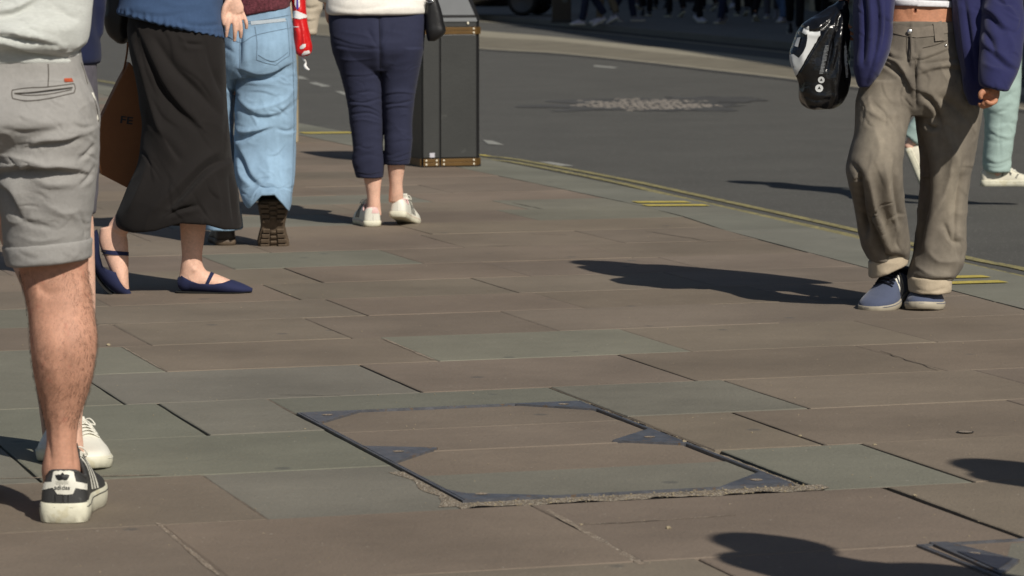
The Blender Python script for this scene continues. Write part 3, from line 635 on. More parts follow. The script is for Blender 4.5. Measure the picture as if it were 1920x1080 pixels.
# shoes -----------------------------------------------------------------
def shoe(parent, heel, yaw, L, M_up, M_sole, pitch=0., h=1.0, wide=1.0, roll=0., lace=None, stripes=None, name='shoe', lining=None, boot=False, solez=.028, label=None, flip=1, star=None, toecap=None, lugs=False, tongue=True, heelw=1.0):
    K = L/.29
    R3 = Matrix.Rotation(yaw, 4, 'Z'); Bp = V3(.74*L, 0, 0)
    M = Matrix.Translation(Vector(heel)) @ R3 @ Matrix.Translation(Bp) @ Matrix.Rotation(pitch, 4, 'Y') @ Matrix.Rotation(roll, 4, 'X') @ Matrix.Translation(-Bp)
    ts = [0, .06, .15, .3, .45, .6, .72, .82, .9, .96, 1.0]
    wv = [.016, .030, .035, .034, .035, .042, .048, .047, .040, .027, .006]
    hv = [.070, .080, .084, .086, .094, .076, .060, .052, .046, .038, .020] if not boot else [.14, .15, .155, .155, .13, .085, .065, .058, .052, .044, .02]
    cv = [0, 0, 0, .001, .003, .004, .003, 0, -.004, -.008, -.010]
    def f(t, v):
        return float(np.interp(t, ts, v))
    tt = np.concatenate([np.array([0, .008, .02, .04, .07, .1]), np.linspace(.14, .9, 26), np.array([.93, .955, .975, .99, 1.0])])
    def w(t):
        base = f(t, wv)*K*wide
        if t < .45: base *= 1+(heelw-1)*(1-t/.45)
        if t < .08: base = .0335*heelw*K*wide*math.sqrt(max(0.002, 1-((.08-t)/.08)**2))
        return base
    def spring(t): return .055*L*max(0, t-.78)**2*8
    def S(t, al, off=0.0):
        a = al; z0 = solez*K*.8; H_ = f(t, hv)*K*h-z0+.0
        ca, sa = math.cos(a), math.sin(abs(a))
        y = (w(t)+off)*abs(ca)**.75*(1 if al >= 0 else 1)
        return y, z0+spring(t)+(H_+off)*sa**.85
    def T(x, y, z): return M @ V3(x, y*flip, z)
    def pt(t, side, al, off=0.0):
        y, z = S(t, al, off); x = t*L+(-off if t < .05 else (off if t > .95 else 0)); return T(x, side*y+f(t, cv)*K, z)
    V = []; Fc = []; n = 13
    top = []
    for t in tt:
        o = 0.0 if (t < .045 or t > .37) else math.sin(math.pi*min(1, max(0, (t-.045)/.325)))**.5*.95
        am = math.pi/2-o; row = []
        for k in range(n): row.append(pt(t, 1, am*k/(n-1)))
        for k in range(n-1, -1, -1): row.append(pt(t, -1, am*k/(n-1)))
        V += row; top.append((row[n-1], row[n]))
    m2 = 2*n
    for i in range(len(tt)-1):
        for j in range(m2-1):
            t = tt[i]
            if j == n-1 and .045 <= t <= .36: continue
            Fc.append((i*m2+j, i*m2+j+1, (i+1)*m2+j+1, (i+1)*m2+j))
    Fc.append(tuple(range(m2))); Fc.append(tuple(range((len(tt)-1)*m2, len(tt)*m2)))
    me = mesh(V, Fc)
    bm = bmesh.new(); bm.from_mesh(me); bmesh.ops.remove_doubles(bm, verts=bm.verts, dist=.0004); bmesh.ops.recalc_face_normals(bm, faces=bm.faces)
    bm.to_mesh(me); bm.free()
    up = link(name, me, M_up, parent); sm = up.modifiers.new('thick', 'SOLIDIFY'); sm.thickness = .004; sm.offset = 0
    if label: up['label'] = label
    # padded collar round the opening
    idx = [i for i, t in enumerate(tt) if .04 <= t <= .37]
    loop = [top[i][0] for i in idx]+[top[i][1] for i in reversed(idx)]
    lp = loop+[loop[0]]
    link('collar', mesh(*tube(lp, [.0045*K]*len(lp), n=len(lp)*2, seg=8)), lining or M_up, up)
    # sole
    V = []; Fc = []; q = list(tt); zt = solez*K
    prof = [(0.0, -.004), (.004, -.0005), (.5, .002), (.9, .0018), (1.0, 0.0)]
    out = [(t, 1) for t in q]+[(t, -1) for t in reversed(q)]; m = len(out)
    for zf, of in prof:
        for t, sd in out:
            ww = w(t)+.004*K+of; z = zf*zt+spring(t)*(1 if True else 0)
            if zf == 0.004: z = .0025+spring(t)
            V.append(T(t*L+((-of-.003) if t < .05 else (of+.003 if t > .95 else 0)), sd*ww+f(t, cv)*K, z))
    for r in range(len(prof)-1):
        for i in range(m): j = (i+1) % m; Fc.append((r*m+i, r*m+j, (r+1)*m+j, (r+1)*m+i))
    half = len(q)
    for r in (0, len(prof)-1):
        for i in range(half-1): Fc.append((r*m+i, r*m+i+1, r*m+m-2-i, r*m+m-1-i))
    so_ = link('sole', mesh(V, Fc), M_sole, up)
    es = so_.modifiers.new('e', 'EDGE_SPLIT'); es.split_angle = math.radians(50)
    # foxing line
    mb = MB(); ln = [T(t*L+(-.0035 if t < .02 else (.0035 if t > .99 else 0)), sd*(w(t)+.0062*K)+f(t, cv)*K, .80*zt+spring(t)) for t, sd in out]
    link('welt', mesh(*tube(ln+[ln[0]], [.0011]*(m+1), n=m*2, seg=6)), lining or M_sole, so_)
    if lugs:
        mb = MB()
        for t in np.linspace(.06, .95, 11):
            if .38 < t < .46: continue
            for sd in (-1, 1):
                ww = w(t); R = M.to_3x3(); mb.box(T(t*L, sd*ww*.62, -.004), (.016, ww*.62, .012), R, bev=.002)
            if .5 < t < .85 or t < .3: mb.box(T(t*L+.006, 0, -.003), (.010, w(t)*.45, .010), M.to_3x3(), bev=.002)
        mb.build('tread', M_sole, so_)
    if tongue:
        tg = [T(.34*L, 0, f(.34, hv)*K*h*.80), T(.37*L, 0, f(.36, hv)*K*h*1.02), T(.345*L, 0, f(.36, hv)*K*h*1.22)]
        link('tongue', mesh(*tube(tg, [(.020*K, .005), (.022*K, .005), (.018*K, .004)], n=10, seg=12, up=tuple(M.to_3x3() @ V3(1, 0, 0)))), M_up, up)
    if lace:
        mb = MB()
        for k, t in enumerate(np.linspace(.42, .62, 5)):
            p = [pt(t-.01, 1, 1.05, .004), pt(t+.005, 1, 1.45, .006), pt(t+.015, -1, 1.45, .006), pt(t+.03, -1, 1.05, .004)]
            mb.add(*tube(p, [(.0035, .0018)]*4, n=8, seg=6))
            p = [pt(t-.01, -1, 1.05, .004), pt(t+.005, -1, 1.45, .007), pt(t+.015, 1, 1.45, .007), pt(t+.03, 1, 1.05, .004)]
            mb.add(*tube(p, [(.0035, .0018)]*4, n=8, seg=6))
        p0 = pt(.41, 1, 1.5, .008)
        for sd in (1, -1):
            mb.add(*tube([p0, pt(.43, sd, 1.25, .016), pt(.47, sd, .95, .012), pt(.44, sd, 1.2, .006)], [.0018]*4, n=14, seg=6))
            mb.add(*tube([p0, pt(.45, sd, 1.3, .008), pt(.50, sd, .95, .004), pt(.54, sd, .75, .003)], [.0015]*4, n=12, seg=6))
        mb.build('laces', lace, up, smooth=True)
    def patch(pl, nm, m_, side, off=.0028):
        """pl: (t0, a0) (t1, a1) edge pairs swept into a strip lying on the upper"""
        (a, b, c_, d_) = pl; nn = 8; Vv = []; Ff = []
        for i in range(nn):
            for j in range(3):
                s_ = i/(nn-1); r_ = j/2; t = (a[0]*(1-s_)+b[0]*s_)*(1-r_)+(d_[0]*(1-s_)+c_[0]*s_)*r_; al = (a[1]*(1-s_)+b[1]*s_)*(1-r_)+(d_[1]*(1-s_)+c_[1]*s_)*r_
                Vv.append(pt(t, side, al, off))
        for i in range(nn-1):
            for j in range(2): Ff.append((i*3+j, i*3+j+1, (i+1)*3+j+1, (i+1)*3+j))
        o = link(nm, mesh(Vv, Ff), m_, up); return o
    if stripes:
        for side in (-1, 1):
            mb = None
            for t in (.36, .425, .49):
                patch([(t+.10, .12), (t, 1.12), (t+.035, 1.12), (t+.135, .12)], 'stripe', stripes, side)
    if toecap:
        for side in (-1, 1): patch([(.84, .02), (.86, 1.5), (.985, 1.5), (.985, .02)], 'toe_cap', toecap, side, .002)
    if star:
        for side in (-1, 1):
            for t in (.36, .62): patch([(t, .25), (t+.06, .95), (t+.08, .95), (t+.02, .25)], 'side_bar', star, side)
            pts5 = [];
            for k in range(10):
                r_ = .034 if k % 2 == 0 else .014; a_ = math.pi/2+k*math.pi/5; pts5.append((.535+r_*math.cos(a_), .60+r_*8*math.sin(a_)))
            Vv = [pt(.535, side, .60, .003)]+[pt(t, side, al, .003) for t, al in pts5]
            link('side_star', mesh(Vv, [(0, i+1, (i+1) % 10+1) for i in range(10)]), star, up)
    up['_m'] = 1
    del up['_m']
    return up, M
def foot_tube(M, L, K=1.0, ankle=None, r=.036):
    """a foot filling the shoe, with the shank rising out of it"""
    p = [M @ V3(.08*L, 0, .045), M @ V3(.2*L, 0, .05), M @ V3(.45*L, 0, .045), M @ V3(.7*L, 0, .033), M @ V3(.9*L, 0, .028)]
    out = [tube(p, [(.024, .024), (.028, .032), (.028, .03), (.034, .020), (.022, .012)], n=20, seg=14)]
    if ankle is not None: out.append(tube([M @ V3(.16*L, 0, .05), M @ V3(.17*L, 0, .10), Vector(ankle)], [.031, .029, r], n=16, seg=14))
    return out
def person(loc, parts, m, label, group=None, voxel=.0055, smooth=4, name='person', post=None):
    me = union(parts, voxel, smooth)
    if post: post(me)
    o = link(name, me, m, None, loc); tag(o, label, 'person', group); return o
def garment(name, parts, m, parent, voxel=.006, smooth=5, cr=(), wr=None, label=None, post=None, scale=1.0, auto=None):
    me = union(parts, voxel, smooth)
    if wr: wrinkle(me, **wr)
    if auto:
        n_, x0, y0, x1, y1, am, asd, ln, wd, h_, sd_ = auto; r_ = random.Random(sd_); ex = []
        for _ in range(n_):
            x, y = r_.uniform(x0, x1), r_.uniform(y0, y1); a = math.radians(r_.gauss(am, asd)); l = ln*r_.uniform(.4, 1.3); b = r_.uniform(-.25, .25)*l; c_, s_ = math.cos(a), math.sin(a)
            ex.append(([(x-c_*l/2, y-s_*l/2), (x-s_*b, y+c_*b), (x+c_*l/2, y+s_*l/2)], wd*r_.uniform(.7, 1.5), h_*r_.uniform(.4, 1.3), r_.choice('sgsr')))
        creases(me, ex)
    if cr: creases(me, cr, scale=scale); relax(me, 1)
    if post: post(me)
    o = link(name, me, m, parent)
    if label: o['label'] = label
    return o
def dye_shade(o, base, spots, nsc=(50, 50, 12), amt=.10):
    """worn denim: per vertex, spots add pale fading or paint shade into folds"""
    me = o.data; v = getV(me)+np.array(LOC(o)); q = proj(v); f = np.zeros(len(v))
    for x, y, rx, ry, k in spots: f += k*np.exp(-((q[:, 0]-x)/rx)**2-((q[:, 1]-y)/ry)**2)
    n = np.array([noise.noise(Vector((p[0]*nsc[0], p[1]*nsc[1], p[2]*nsc[2])))+.6*noise.noise(Vector((p[0]*9, p[1]*9, p[2]*5))) for p in v])
    f = 1+f+amt*n; ca = me.color_attributes.new('dye_shade', 'FLOAT_COLOR', 'POINT'); b = np.ones((len(v), 4), np.float32)
    for c in range(3): b[:, c] = base[c]*f**(1.0 if c < 2 else .92)
    ca.data.foreach_set('color', b.ravel())
def tilt(Vf, k, xc):
    V, Fc = Vf; return [(v[0], v[1], v[2]+k*(v[0]-xc)) for v in V], Fc
def hairpiece(hp, parent, m=None): return garment('hair', hp, m or M_hair, parent, voxel=.009, smooth=3, wr=dict(amp=.004, sc=(30, 30, 8)))
def xpx(px, py, Y): return P(px, py, Y).x
# ================================================================ MAN IN GREY SHORTS (nearest, left)
BC = G(60, 985); YA = G(125, 985).y+.075
M_short = cloth('grey_cotton_twill', '93918e', .85, var=.05, bump2=.002, b2scale=45)
M_sweat = cloth('grey_marl_jersey', 'c6c9c4', .95, var=.07, vscale=70, stretch=(1, 1, 3.5), weave=.0016, wsc=500, sheen=.3)
Tc = xpx(2, 200, YA)
leg = loft_px(YA, [(400, 25, 165, .02, .078), (450, 30, 168, .02, .074), (500, 36, 165, .02, .067), (540, 45, 169, .012, .062), (590, 54, 176, .0, .063), (640, 57, 182, -.012, .067), (700, 64, 175, -.008, .060), (747, 74, 162, .004, .049), (787, 84, 148, .012, .041), (827, 88, 143, .014, .037), (853, 84, 146, .014, .038), (875, 79, 150, .016, .042), (895, 80, 150, .018, .043), (930, 90, 148, .03, .04)], n=80, seg=48, e=.95)
sh1, M1 = None, None
rootA_loc = V3(Tc, YA, 0)
arms = [((-.22, 0, 1.44), (-.25, .02, 1.17), (-.12, .22, 1.10), ((1, .2, .1), (0, -.5, .8), -1), .7), ((.22, 0, 1.44), (.25, .03, 1.17), (.10, .24, 1.12), ((-1, .2, .1), (0, -.5, .8), 1), .7)]
bd, gm, hp, W = upper(Tc, YA, 1.80, 0, arms, z0=1.0)
hipR = P(85, 240, YA); hipL = P(-85, 240, YA)
bd += [leg, tube([hipR, P(92, 330, YA+.01), P(100, 430, YA+.02)], [.085, .085, .070], n=16, seg=20)]
kneeL = hipL+V3(-.01, .12, -.40); anL = V3(kneeL.x-.005, YA+.16, .10)
bd += [tube([hipL, (hipL+kneeL)/2+V3(0, .01, 0), kneeL, (kneeL*.65+anL*.35), anL, anL+V3(0, .02, -.06)], [.066, .060, .056, .062, .038, .036], n=40, seg=20)]
bd += [tube([P(0, 215, YA), P(0, 150, YA), P(0, 90, YA)], [(.15, .10), (.15, .10), (.14, .095)], n=10, seg=24, up=(0, 1, 0))]
def calf(me):
    creases(me, [([(112, 770), (113, 820), (116, 872)], 9, .005, 'r'), ([(90, 790), (93, 840), (97, 875)], 6, .003, 'g'), ([(136, 800), (140, 850), (141, 876)], 6, .003, 'g'),
                 ([(60, 520), (85, 548), (110, 548)], 10, .003, 'g'), ([(120, 590), (118, 660), (122, 730)], 16, .002, 'g'), ([(72, 508), (70, 560)], 8, .003, 'r'), ([(150, 508), (155, 570)], 9, .003, 'r'),
                 ([(72, 672), (90, 690), (110, 694)], 8, .0012, 'r'), ([(100, 820), (115, 826), (128, 820)], 3, .0006, 'g')])
    wrinkle(me, .0007, sc=(22, 22, 14), seed=3)
pA = person(rootA_loc, bd, M_skin_tan, 'man seen from behind in grey shorts and light grey sweatshirt, at the left edge', voxel=.0048, post=calf)
hairpiece(hp, pA)
M_leath_blk = mat('black_leather', hexc('3a3a3a'), .5, var=.15, vscale=18, bump=.001, bscale=300, speck=(30, .62, hexc('6a6a68'), .4))
M_leath_wht = mat('white_leather', hexc('d8d6ca'), .45, var=.05, vscale=20, bump=.0008, bscale=300)
M_rub = mat('white_rubber', hexc('cfccb8'), .6, var=.12, vscale=14, bump=.0008, bscale=120, speck=(22, .6, hexc('b9b08c'), .4))
M_lin = mat('dark_lining', (.008, .008, .008), .9); M_black_ink = mat('black_print', (.012, .012, .013), .6)
hl = G(128, 984); hl = V3(xpx(117, 985, hl.y), hl.y+.012, 0)
up1, M1 = shoe(pA, hl, math.radians(90), .295, M_leath_blk, M_rub, h=1.38, wide=1.2, heelw=1.12, stripes=M_leath_wht, lace=M_leath_wht, lining=M_leath_blk, solez=.042)
upL, ML = shoe(pA, V3(anL.x-.0, YA+.10, 0), math.radians(95), .295, M_leath_blk, M_rub, wide=1.15, stripes=M_leath_wht, lace=M_leath_wht, lining=M_lin)
bv = bvh(up1)
tab = decal('heel_tab', [[(71, 905), (98, 904), (103, 882), (112, 881), (128, 882), (136, 884), (141, 903), (161, 908), (161, 919), (141, 915), (136, 926), (126, 927), (108, 926), (100, 914), (73, 921)]], bv, M_leath_wht, up1, lift=.0035, step=3)
if tab:
    # clover mark over three lines, and the word
    c = (117.5, 899)
    def leaf(a, l, w_): return [(c[0]+math.sin(a)*l*t+math.cos(a)*w_*math.sin(math.pi*t**.8)*s, c[1]-math.cos(a)*l*t+math.sin(a)*w_*math.sin(math.pi*t**.8)*s) for s, ts_ in ((1, np.linspace(0, 1, 8)), (-1, np.linspace(1, 0, 8))) for t in ts_][:-1]
    ps = [leaf(0, 10.5, 4.0), leaf(-1.05, 14, 4.2), leaf(1.05, 14, 4.2)]
    decal('clover_mark', ps, bv, M_black_ink, tab, lift=.0046, step=1.5)
    decal('mark_bars', [[(106, 901+k*2.2), (129, 901+k*2.2), (128, 902+k*2.2), (107, 902+k*2.2)] for k in range(3)], bv, M_leath_wht, tab, lift=.0052, step=3)
    decal('wordmark', place_text('adidas', 11.5, 117, 914, .02, 1.0, .12), bv, M_black_ink, tab, lift=.0046, step=2)
mb = MB()
for ln in ([(104, 927), (105, 950), (106, 962)], [(128, 927), (128, 950), (129, 962)]): seam('x', ln, bv, M_lin, up1, wd=.0006, lift=.0032, mb=mb)
mb.build('heel_seam', M_lin, up1)
# shorts
rl = loft_px(YA, [(150, -40, 163, 0, .12), (190, -30, 180, -.005, .128), (240, -20, 185, -.01, .13), (300, -10, 183, 0, .118), (350, -5, 179, 0, .108), (400, 2, 172, .005, .100), (450, 8, 168, .01, .094), (486, 12, 166, .01, .092)], n=50)
ll = loft_px(YA, [(150, -158, 10, 0, .12), (240, -180, 0, 0, .13), (330, -182, -8, .05, .118), (420, -176, -18, .09, .10), (480, -172, -22, .11, .095)], n=40)
pv = loft_px(YA, [(85, -148, 148, 0, .105), (112, -152, 153, 0, .112), (150, -162, 163, 0, .122), (190, -172, 178, -.01, .135), (230, -178, 183, -.02, .14), (262, -176, 180, -.005, .128), (285, -160, 160, 0, .10)], n=40)
cr = [([(58, 272), (85, 266), (118, 264), (152, 256)], 7, .012, 's'), ([(-10, 322), (40, 314), (90, 314), (150, 322)], 10, .021, 's'), ([(0, 290), (60, 305), (100, 318)], 9, .006, 'r'),
      ([(148, 300), (165, 285), (178, 270)], 5, .005, 'g'), ([(150, 348), (168, 330), (178, 312)], 5, .005, 'g'), ([(-5, 346), (20, 360), (36, 395)], 9, .014, 's'),
      ([(60, 330), (90, 345), (140, 345)], 10, .005, 'r'), ([(130, 170), (150, 200), (170, 235)], 9, .004, 'g'), ([(30, 215), (80, 230), (130, 228)], 14, .004, 'r'), ([(0, 240), (50, 250), (110, 244)], 10, .003, 'g'),
      ([(20, 395), (60, 420), (100, 425)], 9, .003, 'g'), ([(80, 380), (120, 400), (150, 395)], 10, .004, 'r'), ([(30, 440), (70, 452), (120, 445)], 8, .003, 'r'), ([(150, 400), (160, 430), (158, 446)], 5, .003, 'g'),
      ([(140, 235), (158, 240), (178, 236)], 5, .004, 'g'), ([(152, 128), (160, 150), (176, 175)], 3, .003, 'g'), ([(170, 185), (180, 210), (184, 232)], 4, .006, 's')]
S_ = garment('shorts', [rl, ll, pv], M_short, pA, voxel=.0032, smooth=4, cr=cr, wr=dict(amp=.0016, sc=(7, 7, 18), seed=1, amp2=.0006), scale=1.15, auto=(34, 0, 180, 185, 440, 10, 28, 45, 3.0, .0022, 3))
cuf = tilt(loft_px(YA, [(452, 6, 171, .01, .096), (458, 5, 172, .01, .099), (485, 10, 171, .01, .099), (491, 12, 168, .01, .096)], n=12, seg=60, e=.9), .09, xpx(90, 470, YA))
garment('rolled_cuff', [cuf], M_short, S_, voxel=.0035, smooth=3, cr=[([(30, 470), (60, 485), (80, 480)], 5, .002, 'g'), ([(120, 470), (140, 480), (150, 468)], 4, .002, 'r')], wr=dict(amp=.0015, sc=(14, 14, 30), seed=2))
garment('rolled_cuff', [loft_px(YA, [(452, -177, -15, .11, .101), (491, -172, -18, .11, .099)], n=8)], M_short, S_, voxel=.006, smooth=2)
bv = bvh(S_)
mb = MB()
for ln in ([(23, 169), (50, 165), (90, 163), (138, 157)], [(24, 185), (50, 189), (90, 185), (139, 174)], [(27, 175), (60, 173), (100, 168), (136, 164)], [(27, 176), (55, 179), (95, 176), (134, 168)], [(23, 169), (22, 177), (24, 185)], [(138, 157), (141, 165), (139, 174)], [(90, 120), (91, 140), (90, 162)], [(152, 118), (158, 135), (164, 158)], [(176, 185), (182, 205), (185, 228)]):
    seam('x', ln, bv, M_short, S_, wd=.0011, lift=.0004, mb=mb)
mb.build('pocket_stitching', cloth('grey_thread', '55504a'), S_)
decal('pocket_opening', [[(28, 175.5), (60, 173.5), (100, 169), (135, 164.5), (135, 166), (100, 171), (60, 175.5), (28, 177)]], bv, M_lin, S_, lift=.0006)
decal('brand_tab', [[(119.5, 147.5), (134, 147), (137, 154), (121, 155)]], bv, cloth('rust_label', 'a5482a', var=.3, vscale=90), S_, lift=.0018)
cu = bpy.data
mbz = MB(); V = [P(x, y, YA-.02) for x, y in [(172, 174), (177, 190), (180, 208), (182, 226)]]
mbz.add(*tube(V, [.0035]*4, n=14, seg=8)); mbz.build('drawcord', M_leath_wht, S_, smooth=True)
# sweatshirt with its folded-over waist
sb = loft_px(YA, [(-70, -178, 176, 0, .12), (-30, -180, 175, 0, .125), (0, -180, 172, 0, .128), (30, -180, 170, -.005, .134), (60, -178, 168, -.01, .14), (82, -172, 162, -.01, .138), (92, -158, 150, 0, .122), (100, -152, 148, 0, .118), (112, -155, 152, 0, .118), (118, -154, 151, 0, .116)], n=70, seg=60)
cr = [([(-5, 27), (30, 20), (66, 0)], 6, .013, 's'), ([(-5, 64), (40, 70), (92, 80)], 6, .016, 's'), ([(0, 84), (60, 95), (110, 103), (150, 106)], 5, .010, 's'), ([(90, 92), (125, 95), (155, 80)], 7, .006, 'r'), ([(60, 40), (110, 55), (140, 50)], 14, .004, 'r'), ([(100, 10), (130, 30), (150, 35)], 12, .004, 'g'), ([(0, 50), (60, 52), (110, 62)], 9, .004, 'r')]
cr = [(a, b, c*1.15, d) for a, b, c, d in cr]
garment('sweatshirt', [sb]+gm, M_sweat, pA, voxel=.004, smooth=5, cr=cr, wr=dict(amp=.0022, sc=(6, 6, 12), seed=5), auto=(26, 0, 0, 165, 112, 5, 30, 40, 3.5, .002, 5))
# short dark hairs on the calf
me = pA.data; v = getV(me)+np.array(LOC(pA)); nr = getN(me); q = proj(v); r = random.Random(2)
cand = [i for i in range(len(v)) if 505 < q[i, 1] < 800 and 20 < q[i, 0] < 200 and nr[i, 1] < .5]
mb = MB(); V = []; Fc = []
for k in range(4800):
    i = cand[r.randrange(len(cand))]; p = Vector(v[i])+V3(r.uniform(-.002, .002), r.uniform(-.002, .002), r.uniform(-.002, .002)); n_ = Vector(nr[i])
    if r.random() > .6: continue
    dwn = (V3(r.uniform(-1.1, .5), r.uniform(-.3, .3), -1)); dwn = (dwn-n_*dwn.dot(n_)).normalized(); l = r.uniform(.006, .014); sd = n_.cross(dwn)*.00011
    b = len(V); V += [p-sd, p+sd, p+dwn*l*.6+n_*.0022+sd*.5, p+dwn*l+n_*.003]; Fc += [(b, b+1, b+2), (b, b+2, b+3)]
mb.add(V, Fc); h_ = mb.build('leg_hair', mat('leg_hair', (.06, .032, .018), .6), pA); h_['kind'] = 'stuff'
# ================================================================ SECOND MAN, hidden behind him
YB = G(150, 887).y+.04; xB = xpx(42, 500, YB)
M_navyk = cloth('navy_knit', '1e2440', .9, weave=.0014, wsc=420); M_dkdenim = cloth('charcoal_denim', '55525a', .9, var=.15, vscale=60)
wrB = P(178, 66, YB-.03)
arms = [((-.19, 0, 1.40), P(158, -70, YB), P(158, 50, YB+.05), ((-.3, .3, -1), (1, 0, .2), -1), .5), ((.2, 0, 1.40), (.27, -.02, 1.15), (.24, .16, 1.0), ((.1, .6, -.6), (1, 0, 0), 1), .6)]
bd, gm, hp, W = upper(xB, YB, 1.76, math.pi, arms, z0=.98)
legB = loft_px(YB, [(380, 84, 172, .0, .068), (430, 88, 176, .0, .064), (500, 94, 178, 0, .058), (560, 96, 179, -.005, .056), (610, 96, 177, -.01, .056), (680, 102, 168, -.008, .05), (740, 112, 160, 0, .04), (790, 118, 154, .0, .034), (830, 118, 156, .0, .034), (860, 120, 158, .0, .03)], n=50, seg=36, e=1)
hb = P(120, 200, YB); hb2 = P(-35, 200, YB)
bd += [legB, tube([P(105, 200, YB), P(112, 300, YB), P(128, 400, YB)], [.075, .066, .055], n=14), tube([hb2, hb2+V3(.06, .08, -.22), hb2+V3(.13, .14, -.45), hb2+V3(.13, .25, -.66), hb2+V3(.12, .34, -.85)], [.075, .068, .055, .052, .036], n=26), tube([P(42, 210, YB), P(42, 130, YB)], [(.15, .1), (.14, .095)], n=6, up=(0, 1, 0))]
pB = person(V3(xB, YB, 0), bd, M_skin_pale, 'man in navy jumper and white trainers, mostly hidden behind the man in grey shorts', voxel=.006)
hairpiece(hp, pB)
garment('shorts', [loft_px(YB, [(100, -95, 178, 0, .11), (150, -100, 182, 0, .125), (220, -102, 184, 0, .13), (260, -95, 180, 0, .11)], n=20), loft_px(YB, [(200, 20, 184, 0, .12), (300, 40, 183, 0, .105), (360, 60, 181, 0, .095), (403, 68, 180, 0, .09)], n=24), loft_px(YB, [(200, -100, 70, 0, .12), (300, -100, 30, .05, .105), (400, -98, 20, .10, .09)], n=24)], M_dkdenim, pB, wr=dict(amp=.003, sc=(8, 8, 16), seed=8))
garment('jumper', [loft_px(YB, [(-60, -100, 178, 0, .125), (0, -104, 182, 0, .128), (60, -104, 184, 0, .13), (95, -102, 187, 0, .125), (119, -98, 187, 0, .12)], n=30)]+gm+[tube([P(170, -60, YB), P(172, 0, YB), P(174, 66, YB+.01)], [.034, .030, .027], n=14)], M_navyk, pB, wr=dict(amp=.003, sc=(8, 8, 14), seed=9))
tb = G(182, 882); yb = math.radians(-68)
ub, Mb = shoe(pB, V3(tb.x-.265*math.cos(yb), tb.y-.265*math.sin(yb), 0), yb, .27, M_leath_wht, M_rub, wide=1.0, stripes=None, lace=M_leath_wht, lining=M_leath_wht, solez=.030)
bvb = bvh(ub); decal('side_mark', [[(153, 858), (163, 856), (163, 862), (154, 864)]], bvb, M_black_ink, ub, lift=.003)
shoe(pB, V3(hb2.x+.12, YB+.40, 0), math.radians(-85), .29, M_leath_wht, M_rub, lining=M_leath_wht, lace=M_leath_wht)
# ================================================================ WOMAN IN BLACK SKIRT
YC = G(400, 549).y; xC = xpx(335, 100, YC)
M_blue = cloth('blue_jersey', '3b5070', .9, var=.05); M_skirt = cloth('black_crepe', '1e1b1a', .85, var=.04, vscale=4); M_suede = cloth('navy_suede', '242947', .8, weave=.0008, var=.1)
wrist = P(434, -14, YC-.02)
stl = loft_px(YC, [(330, 330, 392, 0, .052), (380, 334, 389, 0, .047), (418, 337, 387, 0, .042), (450, 339, 383, 0, .036), (478, 341, 379, 0, .033), (498, 339, 381, 0, .034), (512, 337, 390, .0, .034), (528, 336, 398, 0, .032), (540, 340, 396, 0, .028)], n=40, seg=30, e=1)
ft = tube([P(342, 530, YC), P(362, 524, YC), P(395, 529, YC), P(425, 536, YC), P(452, 541, YC), P(468, 543, YC)], [(.028, .030), (.032, .040), (.035, .034), (.043, .025), (.036, .013), (.012, .006)], n=30, seg=20, up=(0, 0, 1))
M180 = None
tl = tube([P(310, 250, YC+.03), P(280, 330, YC+.0), P(246, 395, YC-.02), P(219, 432, YC-.02)], [.065, .052, .040, .036], n=30, seg=18)
tf = tube([P(206, 424, YC-.02), P(212, 450, YC-.02), P(219, 480, YC-.02), P(225, 510, YC-.02), P(232, 532, YC-.02), P(239, 548, YC-.02)], [(.028, .036), (.032, .052), (.036, .044), (.042, .030), (.036, .018), (.014, .007)], n=30, seg=20, up=(0, 1, 0))
tf = tube([P(206, 424, YC-.02), P(212, 450, YC-.02), P(219, 480, YC-.02), P(225, 510, YC-.02), P(232, 532, YC-.02), P(239, 548, YC-.02)], [(.036, .028), (.050, .032), (.042, .036), (.030, .042), (.018, .036), (.007, .014)], n=30, seg=20, up=(0, 1, 0))
def fing(pts, r0=.0086): return tube([P(x, y, YC-.02+d) for x, y, d in pts], [r0, r0, r0*.95, r0*.72], n=14, seg=10)
hand = [tube([P(435, -30, YC-.02), P(435, -10, YC-.02), P(437, 6, YC-.02), P(441, 18, YC-.02), P(443, 26, YC-.02)], [(.026, .020), (.026, .019), (.031, .017), (.032, .014), (.024, .011)], n=14, seg=14, up=(0, 1, 0)),
        fing([(431, 20, 0), (429, 38, -.012), (426, 54, -.012), (424, 70, -.002)]), fing([(438, 22, .0), (440, 44, -.010), (440.5, 62, -.006), (439.5, 78, .006)]),
        fing([(445, 20, .004), (450, 42, -.002), (451.5, 58, .002), (451, 72, .014)]), fing([(450, 14, .008), (458, 32, .010), (462, 44, .012), (462, 55, .02)], .0078),
        tube([P(430, 2, YC-.03), P(422, 14, YC-.035), P(418.5, 32, YC-.035), P(420, 48, YC-.03)], [.013, .0115, .010, .006], n=14, seg=10)]
arms = [((.0, .17, 1.36), (-.02, .22, 1.12), P(222, 20, YC+.16), ((.0, -.1, -1), (0, 1, 0), 1), .8), ((.0, -.17, 1.36), P(424, -120, YC-.03), wrist, None, 0)]
arms = [((-.16, 0, 1.36), P(255, -120, YC+.2), P(238, -5, YC+.22), ((-.1, -.1, -1), (0, 1, 0), 1), .9), ((.17, 0, 1.36), P(424, -120, YC-.03), wrist, None, 0)]
bd, gm, hp, W = upper(xC, YC, 1.66, -math.radians(60), arms, hair='long', z0=1.0, sw=.165, deep=.10)
